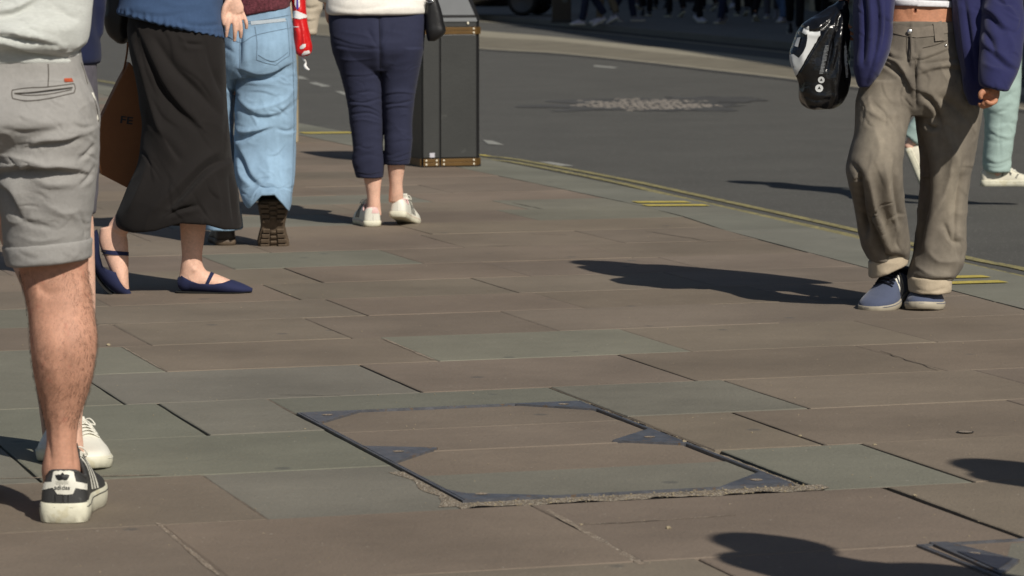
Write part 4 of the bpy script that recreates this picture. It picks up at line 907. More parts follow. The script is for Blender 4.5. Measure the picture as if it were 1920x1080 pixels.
# a short sleeved tee: keep the torso and the top of the sleeves
bd += [stl, ft, tl, tf]+hand+[tube([P(350, 60, YC), P(352, 170, YC), P(360, 300, YC), P(362, 350, YC)], [.085, .08, .058, .05], n=24), tube([P(320, 60, YC+.02), P(315, 160, YC+.03), P(305, 270, YC+.02)], [.085, .08, .06], n=20), tube([P(325, 110, YC), P(323, 20, YC), P(323, -40, YC)], [(.10, .13), (.095, .12), (.09, .12)], n=8, up=(0, 1, 0))]
pC = person(V3(xC, YC, 0), bd, M_skin_pale, 'woman in blue top and long black skirt walking to the right in navy strap shoes', voxel=.0036, smooth=2,
            post=lambda me: creases(me, [([(345, 455), (362, 498)], 5, .002, 'g'), ([(362, 502), (366, 510)], 6, .005, 'r'), ([(354, 520), (362, 530)], 4, .002, 'r')]))
hairpiece(hp, pC)
# skirt
sk = loft_px(YC, [(30, 243, 417, 0, .12), (60, 240, 420, 0, .135), (118, 249, 421, 0, .148), (184, 261, 423, 0, .15), (237, 268, 427, 0, .155), (296, 261, 433, 0, .165), (330, 250, 438, 0, .175), (360, 236, 445, 0, .185), (400, 220, 449, 0, .19), (422, 219, 453, 0, .19), (430, 224, 453, 0, .187)], n=90, seg=70)
cr = [([(264, 68), (285, 115), (306, 160), (335, 200), (368, 232)], 11, .014, 's'), ([(250, 78), (268, 130), (282, 180), (300, 240), (330, 300)], 12, .012, 'r'), ([(290, 72), (330, 130), (380, 180), (412, 215)], 12, .008, 'g'), ([(383, 74), (395, 120), (418, 180)], 10, .006, 'g'),
      ([(436, 300), (392, 318), (350, 362), (318, 400)], 11, .018, 's'), ([(420, 280), (380, 300), (330, 350), (285, 400)], 14, .010, 'r'), ([(370, 385), (345, 395), (315, 412)], 9, .008, 'g'), ([(400, 330), (410, 380), (412, 425)], 9, .006, 'r'), ([(300, 250), (330, 290), (338, 300)], 10, .006, 'g'), ([(345, 75), (352, 82), (380, 84)], 5, .005, 'g'), ([(335, 66), (345, 76), (350, 90)], 4, .004, 'r'),
      ([(280, 300), (265, 350), (240, 400)], 10, .008, 'r'), ([(430, 330), (436, 380), (440, 425)], 7, .006, 'g')]
def hemC(me):
    v = getV(me); q = proj(v); f = np.clip((q[:, 1]-385)/45, 0, 1)
    dx = np.interp(q[:, 0], [215, 250, 290, 320, 340, 390, 420, 455], [6, 0, 4, 14, 19, 16, 6, 3])
    dx = np.where(v[:, 1] > YC, 8, dx)
    v[:, 2] += f*dx/538; setV(me, v)
S_ = garment('skirt', [sk], M_skirt, pC, voxel=.0045, smooth=3, cr=cr, wr=dict(amp=.003, sc=(5, 5, 6), seed=11), post=hemC, scale=1.5, auto=(22, 240, 70, 440, 420, 62, 16, 110, 4.5, .003, 6))
# tee with a lettuce hem
te = tilt(loft_px(YC, [(-70, 232, 416, 0, .13), (-30, 230, 417, 0, .135), (0, 228, 418, 0, .14), (20, 226, 419, 0, .145), (36, 224, 420, 0, .15), (47, 222, 421, 0, .152)], n=40, seg=60), -.235, xpx(320, 40, YC))
def frill(me):
    v = getV(me); q = proj(v); lo = np.interp(q[:, 0], [220, 420], [22, 72]); f = np.clip((q[:, 1]-lo+14)/14, 0, 1.3)
    a = np.arctan2(v[:, 1]-YC, v[:, 0]-xC); n = getN(me); n[:, 2] = 0
    v += n*(f*(.002*np.sin(a*46)+.0018*np.sin(a*29+1)+.002))[:, None]; v[:, 2] += f*.0018*np.sin(a*37); setV(me, v)
T_ = garment('top', [te]+gm[:1]+[tube([P(420, -230, YC-.02), P(424, -150, YC-.03), P(425, -110, YC-.03)], [.06, .05, .045], n=12), tube([W(-.16, 0, 1.36), (W(-.16, 0, 1.36)+P(250, -110, YC+.2))/2], [.06, .05], n=10)], M_blue, pC, voxel=.0048, smooth=3,
             cr=[([(225, 20), (262, 42), (312, 52), (418, 60)], 3, .004, 'g'), ([(240, 20), (300, 28), (350, 22)], 8, .004, 's'), ([(330, 40), (370, 50), (415, 46)], 6, .004, 'g'), ([(300, 0), (330, 10), (380, 8)], 9, .003, 'r')], wr=dict(amp=.003, sc=(8, 8, 14), seed=12), post=frill)
# flat shoes
def clampshoe(pts, rad, up, side, limf, nm, label=None):
    V, Fc = tube(pts, rad, n=44, seg=28, up=up); V = np.array(V); q = proj(V)
    for i in range(len(V)):
        x, y = q[i]
        if side == 'top':
            lim = limf(x)
            if y < lim: V[i, 2] -= (lim-y)/538
        else:
            lim = limf(y)
            if x > lim: V[i, 0] -= (x-lim)/538
    o = link(nm, mesh(V, Fc), M_suede, pC); return o
fl = lambda x: float(np.interp(x, [325, 333, 345, 358, 372, 400, 418, 434, 440], [502, 511, 520, 527, 532, 533, 530, 524, 400]))
o1 = clampshoe([P(334, 530, YC), P(345, 529, YC), P(362, 524, YC), P(395, 531, YC), P(425, 537, YC), P(452, 541, YC), P(473, 544, YC)], [(.020, .018), (.033, .034), (.037, .043), (.040, .036), (.048, .029), (.041, .019), (.010, .007)], (0, 0, 1), 'top', fl, 'shoe')
fz = 0
mb = MB(); mb.add(*tube([P(330, 546.5, YC), P(360, 547.5, YC), P(400, 547.5, YC), P(440, 547.5, YC), P(470, 546.5, YC)], [(.022, .004), (.032, .004), (.038, .004), (.045, .004), (.012, .003)], n=20, seg=16, up=(0, 0, 1))); mb.build('sole', M_lin, o1, smooth=True)
bvC = bvh(pC)
decal('strap', [[(384, 534), (397, 506), (404, 509), (391, 534)]], bvC, M_suede, o1, lift=.003, step=3)
fl2 = lambda y: float(np.interp(y, [430, 440, 478, 501, 508, 513, 518], [182, 185, 187, 193, 205, 238, 600]))
o2 = clampshoe([P(186, 430, YC-.02), P(192, 446, YC-.02), P(198, 480, YC-.02), P(209, 512, YC-.02), P(226, 538, YC-.02), P(244, 554, YC-.02)], [(.028, .024), (.046, .036), (.056, .042), (.044, .046), (.027, .041), (.008, .012)], (0, 1, 0), 'left', fl2, 'shoe')
mb = MB(); mb.add(*tube([P(169, 440, YC-.02), P(167, 480, YC-.02), P(182, 520, YC-.02), P(208, 549, YC-.02), P(238, 560, YC-.02)], [(.004, .022), (.004, .034), (.004, .038), (.004, .042), (.003, .015)], n=20, seg=14, up=(0, 1, 0))); mb.build('sole', M_lin, o2, smooth=True)
decal('strap', [[(180, 466), (212, 470), (244, 473), (244, 480), (212, 478), (180, 473)]], bvC, M_suede, o2, lift=.003, step=3)
decal('buckle', [[(178, 466), (200, 470), (200, 472), (178, 468)], [(184, 474), (204, 477), (204, 479), (184, 476)]], bvC, mat('brass', (.7, .55, .3), .3, metal=1), o2, lift=.006, step=3)
# paper carrier bag hanging from her far hand
YG = YC+.22
M_kraft = mat('kraft_paper', hexc('7a4e2d'), .8, var=.08, vscale=6, bump=.001, bscale=80)
t = empty('paper_carrier', P(222, 345, YG)); tag(t, 'brown paper carrier bag with dark lettering hanging beside the black skirt', 'paper bag')
def prism(front, dep, taper=0.0):
    n = len(front); V = [P(x, y, YG-dep/2) for x, y in front]; B_ = [V3(p.x-.02, p.y+dep, p.z) for p in V]
    return V+B_, [list(range(n)), list(range(2*n-1, n-1, -1))]+[(i, n+i, n+(i+1) % n, (i+1) % n) for i in range(n)]
bg = link('bag_body', mesh(*prism([(243, 116), (268, 150), (330, 200), (300, 345), (238, 352), (190, 327), (180, 290), (181, 240), (205, 190), (222, 155)], .09)), M_kraft, t, smooth=False)
bd_ = bg.modifiers.new('b', 'BEVEL'); bd_.width = .004; bd_.segments = 2
decal('lettering', place_text('FE', 19, 237, 226, .12, 1.35, .4), bvh(bg), M_black_ink, bg, lift=.002, step=4)
mb = MB(); mb.add(*tube([P(228, 150, YG-.03), P(238, 100, YG-.01), P(240, 60, YG), P(238, 24, YG)], [.0035]*4, n=16, seg=8)); mb.add(*tube([P(262, 150, YG-.03), P(252, 100, YG-.01), P(244, 60, YG), P(239, 24, YG)], [.0035]*4, n=16, seg=8)); mb.build('handle', M_kraft, t, smooth=True)
# black shoulder bag behind her hip
M_blk = mat('black_hide', (.012, .012, .013), .45, var=.2, vscale=20, bump=.001, bscale=200)
hb_ = empty('shoulder_bag', P(222, 80, YC+.1)); tag(hb_, 'soft black shoulder bag hanging behind the hip of the woman in the black skirt', 'handbag')
garment('bag_body', [loft_px(YC+.12, [(-40, 205, 250, 0, .05), (0, 197, 252, 0, .06), (40, 197, 250, 0, .06), (62, 203, 246, 0, .05), (76, 215, 240, 0, .04), (82, 222, 232, 0, .02)], n=24)], M_blk, hb_, wr=dict(amp=.004, sc=(14, 14, 14)))
mb = MB(); mb.add(*tube([P(212, -36, YC+.12), P(225, -120, YC+.1), P(262, -215, YC+.06), P(300, -250, YC+.02)], [(.012, .003)]*4, n=20, seg=8)); mb.build('strap', M_blk, hb_, smooth=True)
# ================================================================ WOMAN IN LIGHT BLUE JEANS
YD = G(500, 461).y; xD = xpx(485, 100, YD)
M_denim = cloth('light_denim', '8ba4bb', .9, attr='dye_shade', weave=.0014, wsc=420, var=.09, vscale=9, var2=.05, v2scale=50); M_lace = cloth('burgundy_lace', '5e3038', .8, var=.5, vscale=90, weave=.004, wsc=160)
M_boot = mat('black_boot', hexc('302a26'), .45, var=.2, vscale=14, bump=.001, bscale=200); M_tread = mat('boot_rubber', hexc('574a3c'), .6, var=.25, vscale=25, bump=.002, bscale=90)
arms = [((-.17, 0, 1.37), (-.21, -.03, 1.13), (-.17, .10, .93), ((0, .3, -1), (-1, 0, 0), 1), .6), ((.17, 0, 1.37), P(570, -100, YD-.02), P(566, -14, YD+.02), ((0, .2, -1), (1, 0, 0), -1), 1.1)]
bd, gm, hp, W = upper(xD, YD, 1.68, 0, arms, hair='long', z0=1.0, sw=.165, deep=.10)
bd += [tube([P(500, 100, YD), P(499, 230, YD), P(498, 320, YD-.03), P(506, 352, YD-.07)], [.08, .06, .05, .04], n=26), tube([P(450, 80, YD), P(420, 200, YD+.07), P(420, 350, YD+.08), P(420, 435, YD+.05)], [.06, .032, .035, .036], n=26), tube([P(483, 110, YD), P(483, 20, YD)], [(.13, .1), (.12, .095)], n=6, up=(0, 1, 0))]
pD = person(V3(xD, YD, 0), bd, M_skin_pale, 'woman in pale blue wide-leg jeans seen from behind, one lug-soled boot lifted', voxel=.007)
hairpiece(hp, pD)
jl = loft_px(YD, [(110, 412, 470, 0, .11), (150, 408, 446, .03, .105), (200, 402, 437, .06, .10), (300, 398, 440, .08, .10), (360, 392, 446, .08, .105), (400, 388, 452, .06, .11), (429, 386, 456, .05, .115)], n=50)
jr = loft_px(YD, [(110, 450, 553, 0, .115), (145, 444, 557, 0, .11), (190, 441, 556, 0, .105), (250, 440, 555, 0, .10), (290, 440, 554, .0, .105), (330, 442, 552, -.03, .105), (360, 450, 548, -.06, .10), (385, 458, 545, -.09, .09), (402, 466, 541, -.11, .08)], n=60, seg=50)
pv = tilt(loft_px(YD, [(16, 430, 541, 0, .10), (28, 424, 545, 0, .108), (60, 419, 549, -.005, .12), (90, 416, 552, -.015, .13), (120, 414, 555, -.01, .13), (140, 420, 556, 0, .115)], n=30), .16, xpx(485, 30, YD))
cr = [([(449, 125), (449, 85), (452, 50)], 8, .014, 'g'), ([(455, 132), (480, 139), (510, 136), (540, 122)], 6, .016, 's'), ([(446, 134), (470, 146), (500, 148), (530, 140)], 5, .008, 'g'), ([(440, 160), (448, 190), (480, 215), (520, 214), (550, 190)], 8, .010, 's'),
      ([(450, 190), (478, 205), (530, 190), (552, 165)], 7, .007, 'r'), ([(440, 240), (450, 250), (478, 248), (505, 240)], 5, .014, 's'), ([(440, 262), (455, 262), (474, 252)], 6, .012, 'g'), ([(520, 242), (538, 246), (552, 240)], 4, .006, 'g'), ([(444, 275), (458, 300), (470, 330), (490, 348)], 8, .016, 's'),
      ([(446, 300), (452, 330), (470, 350)], 7, .010, 'r'), ([(500, 290), (505, 330), (500, 360)], 12, .006, 'r'), ([(530, 270), (528, 320), (535, 370)], 10, .006, 'g'), ([(470, 385), (490, 350), (512, 346), (535, 372)], 9, .010, 'r'), ([(420, 160), (435, 172), (446, 180)], 4, .008, 'g'), ([(420, 150), (430, 165)], 4, .008, 'g'), ([(420, 88), (440, 100)], 6, .004, 'g')]
def hemD(me):
    v = getV(me); q = proj(v); f = np.clip((q[:, 1]-350)/50, 0, 1)*(q[:, 0] > 445)*(v[:, 1] < YD)
    v[:, 2] += f*np.interp(q[:, 0], [445, 470, 490, 515, 532, 545], [0, 14, 36, 38, 18, 0])/457; setV(me, v)
J_ = garment('jeans', [pv, jl, jr], M_denim, pD, voxel=.004, smooth=3, cr=cr, wr=dict(amp=.0022, sc=(7, 7, 12), seed=21), post=hemD, scale=1.05, auto=(44, 425, 120, 555, 390, 8, 35, 40, 2.6, .0028, 7))
dye_shade(J_, hexc('829db5'), [(500, 215, 40, 60, .28), (515, 90, 30, 50, .12), (520, 320, 26, 50, .15), (475, 150, 26, 30, -.18), (447, 130, 10, 60, -.3)], (60, 60, 14))  # negative spots paint shade under the seat and between the legs
bv = bvh(J_); mb = MB(); M_th = cloth('jeans_thread', '667a8c')
for ln in ([(478, 50), (482, 80), (481, 112)], [(481, 112), (498, 118), (517, 122)], [(517, 122), (530, 112), (543, 104)], [(543, 104), (541, 70), (538, 40)], [(484, 103), (500, 112), (517, 114), (540, 98)], [(425, 44), (470, 40), (500, 36), (545, 28)], [(466, 44), (500, 41), (537, 36)], [(452, 46), (449, 90), (450, 130)], [(425, 66), (452, 80), (480, 66), (545, 52)], [(547, 60), (551, 200), (549, 320), (543, 390)]): seam('x', ln, bv, M_th, J_, wd=.0015, lift=.0005, mb=mb)
mb.build('seams', M_th, J_)
decal('waist_patch', [[(470, 40), (534, 34), (536, 40), (471, 47)]], bv, cloth('pale_patch', 'a9b3bb'), J_, lift=.002)
garment('top', [tilt(loft_px(YD, [(-60, 432, 535, 0, .11), (-20, 430, 538, 0, .11), (5, 428, 542, 0, .115), (20, 426, 544, 0, .118), (25, 427, 544, 0, .117)], n=24), .17, xpx(485, 30, YD))]+gm, M_lace, pD, wr=dict(amp=.002, sc=(12, 12, 16)))
yaw = math.radians(93)
sD = V3(xpx(518, 465, YD-.02), YD-.28, 0)
u1, m1 = shoe(pD, V3(xpx(518, 465, YD-.02), YD-.215, .012), yaw, .255, M_boot, M_tread, pitch=math.radians(68), roll=math.radians(0), wide=1.38, heelw=1.45, boot=True, lugs=True, tongue=False, label='lifted boot, treaded sole turned to the viewer')
link('boot_shaft', mesh(*tube([m1 @ V3(.05, 0, .06), m1 @ V3(.055, 0, .12), P(506, 340, YD-.07)], [.046, .05, .052], n=14, seg=20)), M_boot, u1)
u2, m2 = shoe(pD, V3(xpx(424, 458, YD+.0), YD+.0, 0), math.radians(100), .255, M_boot, M_tread, wide=1.25, boot=True, tongue=False)
# red and white drawstring bag in her right hand
YR = YD+.02; M_red = mat('red_plastic', hexc('c81c1e'), .4, var=.05, vscale=6, bump=.004, bscale=30); M_pw = mat('white_plastic', hexc('e0dedd'), .4, bump=.003, bscale=40)
t = empty('plastic_bag', P(568, 105, YR)); tag(t, 'red and white plastic bag swinging beside the pale blue jeans', 'plastic bag')
rb = garment('bag_body', [loft_px(YR, [(-30, 548, 572, 0, .03), (0, 547, 572, 0, .035), (25, 549, 573, 0, .04), (60, 551, 579, 0, .045), (85, 552, 584, 0, .045), (98, 555, 583, 0, .04), (104, 562, 578, 0, .03)], n=24)], M_red, t, voxel=.004, smooth=2, cr=[([(560, 40), (565, 70), (562, 95)], 4, .006, 'g'), ([(570, 60), (576, 80), (578, 95)], 3, .005, 'g')], wr=dict(amp=.004, sc=(20, 20, 12)))
bv = bvh(rb)
for pl_ in ([[(545, 22), (556, 20), (574, 28), (576, 33), (566, 32), (562, 36), (546, 32)], [(553, -5), (562, -5), (562, 12), (557, 18), (553, 8)], [(566, 101), (570, 96), (579, 94), (581, 99), (576, 101), (566, 104)]]): decal('white_band', [pl_], bv, M_pw, rb, lift=.002)
decal('white_print', [[(562, 88), (568, 83), (573, 82), (573, 87), (569, 91), (563, 92)], [(547, 49), (560, 50), (560, 51), (547, 51)]], bv, M_pw, rb, lift=.002)
decal('purple_band', [[(556, -4), (559, -4), (560, 18), (556, 16)]], bv, mat('purple_plastic', hexc('4a3590'), .5), rb, lift=.003)
mb = MB(); mb.add(*tube([P(566, 102, YR), P(569, 110, YR-.01), P(573, 117, YR), P(572, 124, YR), P(576, 129, YR), P(580, 131, YR)], [.005, .006, .004, .007, .006, .003], n=24, seg=8)); mb.build('drawstring', M_pw, t, smooth=True)
# ================================================================ PERSON IN CREAM JACKET, behind
YK = G(560, 330).y; xK = xpx(490, 100, YK)
M_cream = cloth('cream_cotton', 'b5aa98', .9, var=.05)
arms = [((-.19, 0, 1.42), (-.23, 0, 1.16), (-.2, .1, .98), ((0, .2, -1), (-1, 0, 0), 1), .6), ((.18, 0, 1.42), P(592, -80, YK), P(578, 58, YK), ((-.1, .1, -1), (1, 0, 0), -1), .8)]
bd, gm, hp, W = upper(xK, YK, 1.74, 0, arms, z0=.95)
for e in (-1, 1):
    h_ = V3(xK+e*.07, YK, .92); bd.append(tube([h_, h_+V3(0, e*.03, -.42), h_+V3(-.02*e, e*.05, -.84)], [.085, .06, .042], n=20))
pK = person(V3(xK, YK, 0), bd, M_skin_pale, 'person in a cream jacket beyond the pale jeans, only one sleeve showing', voxel=.009)
hairpiece(hp, pK)
garment('jacket', [tube([V3(xK, YK, .80), V3(xK, YK, 1.0)], [(.17, .13), (.17, .125)], n=8, seg=24, up=(0, 1, 0))]+gm+[tube([P(590, -60, YK), P(585, 0, YK), P(581, 30, YK), P(579, 58, YK)], [.066, .062, .056, .040], n=20), tube([P(579, 56, YK), P(578.5, 64, YK)], [.043, .042], n=5)], M_cream, pK, voxel=.007, smooth=2, cr=[([(566, 10), (580, 16), (598, 12)], 4, .008, 'g'), ([(565, 30), (578, 38), (592, 36)], 3, .007, 's'), ([(566, 50), (578, 56), (588, 54)], 2, .005, 'g')], wr=dict(amp=.004, sc=(10, 10, 14)))
M_dktr = cloth('dark_trousers', '23232a', .9)
garment('trousers', [tube([V3(xK, YK, .95), V3(xK, YK, .80)], [(.16, .12), (.165, .12)], n=6, seg=24, up=(0, 1, 0))]+[tube([V3(xK+e*.07, YK, .9), V3(xK+e*.07, YK+e*.03, .5), V3(xK+e*.055, YK+e*.05, .07)], [.098, .085, .075], n=20) for e in (-1, 1)], M_dktr, pK, voxel=.009, wr=dict(amp=.005, sc=(8, 8, 12)))
for e in (-1, 1): shoe(pK, V3(xK+e*.055, YK+e*.05-.07, 0), math.radians(90), .28, M_leath_blk, M_rub)
# ================================================================ WOMAN IN NAVY TROUSERS
YE = G(700, 425).y+.04; xE = xpx(708, 100, YE)
M_nav = cloth('navy_stretch_cotton', '2b2e43', .85, var=.05, weave=.0006); M_wtop = cloth('white_jersey', 'eeeae2', .95, var=.03)
arms = [((-.18, 0, 1.35), (-.24, -.02, 1.10), (-.22, .08, .98), ((0, .4, -.8), (-1, 0, 0), 1), .6), ((.18, 0, 1.35), (.24, -.02, 1.10), (.2, .16, 1.05), ((-.2, .8, .2), (1, 0, 0), -1), .9)]
bd, gm, hp, W = upper(xE, YE, 1.64, 0, arms, hair='long', z0=1.0, sw=.18, deep=.115)
bd += [loft_px(YE, [(290, 668, 712, -.005, .05), (330, 680, 716, 0, .042), (350, 685, 714, 0, .036), (370, 688, 713, .005, .033), (388, 688, 714, .01, .034), (405, 686, 716, .015, .034)], n=24, seg=22, e=1),
       loft_px(YE, [(280, 722, 762, -.01, .05), (310, 726, 760, -.01, .042), (328, 728, 757, -.005, .036), (345, 730, 755, .0, .033), (362, 729, 756, .01, .034), (380, 728, 757, .02, .03)], n=24, seg=22, e=1),
       tube([P(668, 100, YE), P(681, 200, YE), P(692, 300, YE)], [.09, .066, .045], n=16), tube([P(752, 100, YE), P(747, 200, YE+.01), P(744, 290, YE-.01)], [.085, .048, .04], n=16), tube([P(708, 80, YE), P(708, 0, YE)], [(.16, .12), (.15, .11)], n=6, up=(0, 1, 0))]
pE = person(V3(xE, YE, 0), bd, M_skin_pale, 'woman in cropped navy trousers and white top seen from behind beside the litter bin', voxel=.0055)
hairpiece(hp, pE)
pv = loft_px(YE, [(8, 620, 798, 0, .115), (25, 616, 801, 0, .13), (60, 618, 797, -.01, .14), (90, 622, 794, -.015, .142), (115, 629, 790, -.005, .125), (132, 636, 786, 0, .10)], n=34, seg=60)
tlL = loft_px(YE, [(90, 624, 715, -.01, .13), (149, 641, 717, 0, .104), (192, 651, 718, 0, .093), (230, 656, 718, -.002, .083), (277, 662, 718, -.008, .075), (300, 660, 720, -.008, .068), (333, 668, 719, -.003, .060)], n=50, seg=40)
tlR = loft_px(YE, [(90, 710, 795, -.01, .13), (145, 714, 784, 0, .104), (180, 717, 778, 0, .094), (230, 720, 773, .0, .083), (270, 721, 773, -.01, .075), (308, 722, 768, -.01, .062)], n=50, seg=40)
cr = [([(713, 130), (712, 90), (711, 50), (710, 30)], 7, .010, 'g'), ([(620, 68), (660, 82), (700, 88), (712, 90)], 3.5, .004, 's'), ([(622, 84), (670, 92), (710, 92)], 3.5, .0035, 'g'), ([(629, 110), (660, 113), (700, 110)], 3, .003, 'r'), ([(642, 142), (680, 142), (714, 136)], 3, .003, 's'), ([(648, 188), (680, 193), (716, 184)], 3.5, .005, 'g'),
      ([(650, 202), (675, 198), (700, 204), (716, 214)], 3, .005, 's'), ([(652, 216), (690, 212), (717, 222)], 3, .005, 'g'), ([(655, 228), (680, 224), (717, 232)], 3, .004, 'r'), ([(657, 178), (690, 172), (716, 176)], 4, .003, 'g'),
      ([(719, 178), (750, 174), (778, 177)], 2.5, .005, 's'), ([(722, 196), (750, 194), (775, 188)], 3, .005, 'g'), ([(722, 206), (745, 200), (772, 202)], 3, .004, 's'), ([(660, 300), (690, 290), (716, 296)], 6, .002, 'g'), ([(690, 55), (700, 75), (712, 92)], 6, .004, 'g'), ([(735, 50), (722, 75), (714, 92)], 6, .004, 'g'), ([(640, 60), (680, 66), (705, 76)], 4, .003, 'r'), ([(669, 325), (695, 330), (716, 327)], 2, .0015, 'g')]
S_ = garment('trousers', [pv, tlL, tlR], M_nav, pE, voxel=.0036, smooth=3, cr=cr, wr=dict(amp=.0012, sc=(10, 10, 22), seed=31), scale=.85, auto=(34, 630, 110, 785, 320, 0, 20, 34, 2.2, .0018, 8))
garment('top', [loft_px(YE, [(-60, 628, 790, 0, .125), (-20, 618, 800, 0, .14), (8, 612, 804, 0, .152), (22, 612, 802, 0, .155), (27, 616, 798, 0, .152)], n=26, seg=60)]+gm, M_wtop, pE, voxel=.006, smooth=4, cr=[([(620, 10), (660, 18), (720, 12)], 6, .003, 'g'), ([(700, 20), (750, 14), (795, 16)], 5, .003, 'r')], wr=dict(amp=.003, sc=(8, 8, 12), seed=32))
bvE = bvh(S_); mb = MB(); M_nth = cloth('navy_thread', '20212e')
for ln in ([(711, 30), (712, 60), (713, 100), (714, 140)], [(668, 321), (690, 326), (718, 322)], [(723, 299), (745, 302), (768, 297)]): seam('x', ln, bvE, M_nth, S_, wd=.0016, lift=.0002, mb=mb)
mb.build('seams', M_nth, S_)
M_pink = cloth('pale_pink', 'd9b4b0', .8)
uE, mE = shoe(pE, V3(xpx(700, 425, YE), YE-.045, 0), math.radians(104), .25, M_leath_wht, M_rub, h=1.25, wide=1.12, heelw=1.1, stripes=M_lin, lining=M_pink, lace=M_leath_wht, solez=.03)
uF, mF = shoe(pE, V3(xpx(744, 415, YE), YE-.03, 0), math.radians(76), .25, M_leath_wht, M_rub, h=1.25, wide=1.12, heelw=1.1, pitch=math.radians(13), stripes=M_lin, lining=M_pink, lace=M_leath_wht, solez=.03)
for u_, x, y in ((uE, 706, 392), (uF, 738, 366)):
    decal('heel_tab', [[(x-9, y+8), (x-7, y-4), (x+7, y-4), (x+9, y+8)]], bvh(u_), M_pink, u_, lift=.003)
hb_ = empty('handbag', P(815, 80, YE-.03)); tag(hb_, 'black leather handbag at the right hip of the woman in navy trousers', 'handbag')
garment('bag_body', [loft_px(YE-.03, [(-8, 799, 818, 0, .05), (5, 798, 823, 0, .055), (25, 798, 829, 0, .058), (45, 798, 833, 0, .06), (58, 798, 836, 0, .062), (68, 800, 829, 0, .055), (77, 802, 816, 0, .04)], n=24, seg=30, e=.6)], M_blk, hb_, voxel=.004, smooth=2)
mb = MB(); mb.add(*tube([P(806, -4, YE-.03), P(800, -80, YE-.03), P(785, -180, YE-.01), P(770, -215, YE+.05)], [(.010, .003)]*4, n=20, seg=8)); mb.build('strap', M_blk, hb_, smooth=True)
mb = MB(); mb.add(*tube([P(800, -4, YE-.09), P(806, 0, YE-.095), P(812, 2, YE-.095), P(806, 5, YE-.095), P(799, 2, YE-.09)], [.0025]*5, n=16, seg=8)); mb.build('ring', mat('chrome', (.7, .7, .7), .2, metal=1), hb_, smooth=True)
# ================================================================ WOMAN IN NAVY COAT, facing the camera
YF = G(1740, 582).y+.08; xF = xpx(1727, 100, YF)
M_gden = cloth('grey_brown_denim', '70695f', .9, attr='dye_shade', var=.12, vscale=9, weave=.0014, wsc=420, var2=.08, v2scale=45); M_cuff = cloth('pale_denim_inside', 'b5a791', .9, var=.06)
M_coat = cloth('navy_wool', '26284f', .9, var=.06, weave=.0012, wsc=300, sheen=.15); M_crop = cloth('grey_rib_top', '8f8f8f', .9); M_hemw = cloth('white_elastic', 'e0dfe2', .8)
armL = [P(1650, -190, YF+.05), P(1598, -60, YF+.10), P(1584, -2, YF+.06)]
armR = [P(1822, -190, YF), P(1882, -20, YF-.02), P(1862, 166, YF-.08)]
arms = [((-.17, 0, 1.36), P(1868, -40, YF-.08), P(1862, 164, YF-.32), None, 0), ((.17, 0, 1.36), P(1600, -90, YF+.10), P(1583, -6, YF+.06), None, 0)]
bd, gm, hp, W = upper(xF, YF, 1.70, math.pi, arms, hair='long', z0=1.14, sw=.165, deep=.10)
def fg(pts, r0=.0088): return tube([P(x, y, YF-.32+d) for x, y, d in pts], [r0, r0, r0*.92, r0*.7], n=16, seg=10)
bd += [tube([P(1863, 150, YF-.32), P(1861, 164, YF-.32), P(1858, 176, YF-.32), P(1855, 188, YF-.32)], [(.024, .02), (.025, .02), (.030, .020), (.026, .018)], n=14, seg=14, up=(0, 1, 0)),
       fg([(1868, 178, -.012), (1866, 190, -.022), (1856, 194, -.032), (1848, 188, -.034)]), fg([(1862, 184, -.008), (1858, 195, -.014), (1848, 198, -.022), (1841, 192, -.026)]), fg([(1856, 186, .002), (1850, 197, 0), (1842, 200, -.008), (1836, 195, -.014)]), fg([(1850, 184, .012), (1844, 194, .012), (1838, 197, .006), (1834, 192, 0)], .008),
       tube([P(1852, 170, YF-.34), P(1843, 172, YF-.35), P(1838, 178, YF-.355), P(1840, 187, YF-.355)], [.012, .011, .0095, .007], n=14, seg=10)]
bd += hand_parts(P(1583, -4, YF+.06), (-.15, -.3, -1), (-1, .2, 0), .95, 1.0, 1)
bd += [loft_px(YF, [(-60, 1674, 1784, .0, .085), (-20, 1672, 1785, 0, .082), (10, 1668, 1788, 0, .082), (45, 1660, 1796, 0, .088), (80, 1655, 1803, 0, .095), (140, 1640, 1815, 0, .10)], n=30, seg=40),
       tube([P(1668, 150, YF), P(1650, 260, YF-.05), P(1652, 400, YF), P(1660, 500, YF+.05)], [.075, .05, .045, .036], n=30), tube([P(1778, 150, YF), P(1778, 300, YF+.02), P(1768, 420, YF+.02), P(1748, 540, YF+.02)], [.075, .045, .042, .036], n=30)]
pF = person(V3(xF, YF, 0), bd, M_skin_warm, 'woman in long navy coat and grey-brown turned-up jeans walking towards the camera at right', voxel=.0042, smooth=3,
            post=lambda me: creases(me, [([(1716, 16), (1716, 24)], 2.6, .010, 'g'), ([(1712, 14), (1719, 13)], 2, .002, 'r'), ([(1722, 0), (1720, 10)], 8, .0025, 'g'), ([(1690, 10), (1700, 30), (1706, 42)], 10, .002, 'g'), ([(1752, 5), (1742, 25), (1735, 42)], 10, .002, 'g')]))
hairpiece(hp, pF)
pv = loft_px(YF, [(40, 1658, 1798, 0, .094), (55, 1656, 1800, 0, .10), (80, 1650, 1806, 0, .112), (130, 1630, 1824, -.005, .125), (165, 1614, 1836, -.005, .128), (195, 1608, 1840, 0, .12), (215, 1614, 1832, 0, .10)], n=40, seg=60)
jl = loft_px(YF, [(150, 1616, 1722, -.01, .115), (185, 1607, 1716, -.02, .115), (205, 1605, 1711, -.03, .112), (250, 1603, 1699, -.07, .11), (290, 1592, 1693, -.11, .105), (325, 1588, 1691, -.12, .10), (370, 1599, 1694, -.08, .10), (420, 1608, 1700, -.02, .10), (460, 1616, 1705, .02, .095), (486, 1629, 1704, .05, .09)], n=70, seg=50)
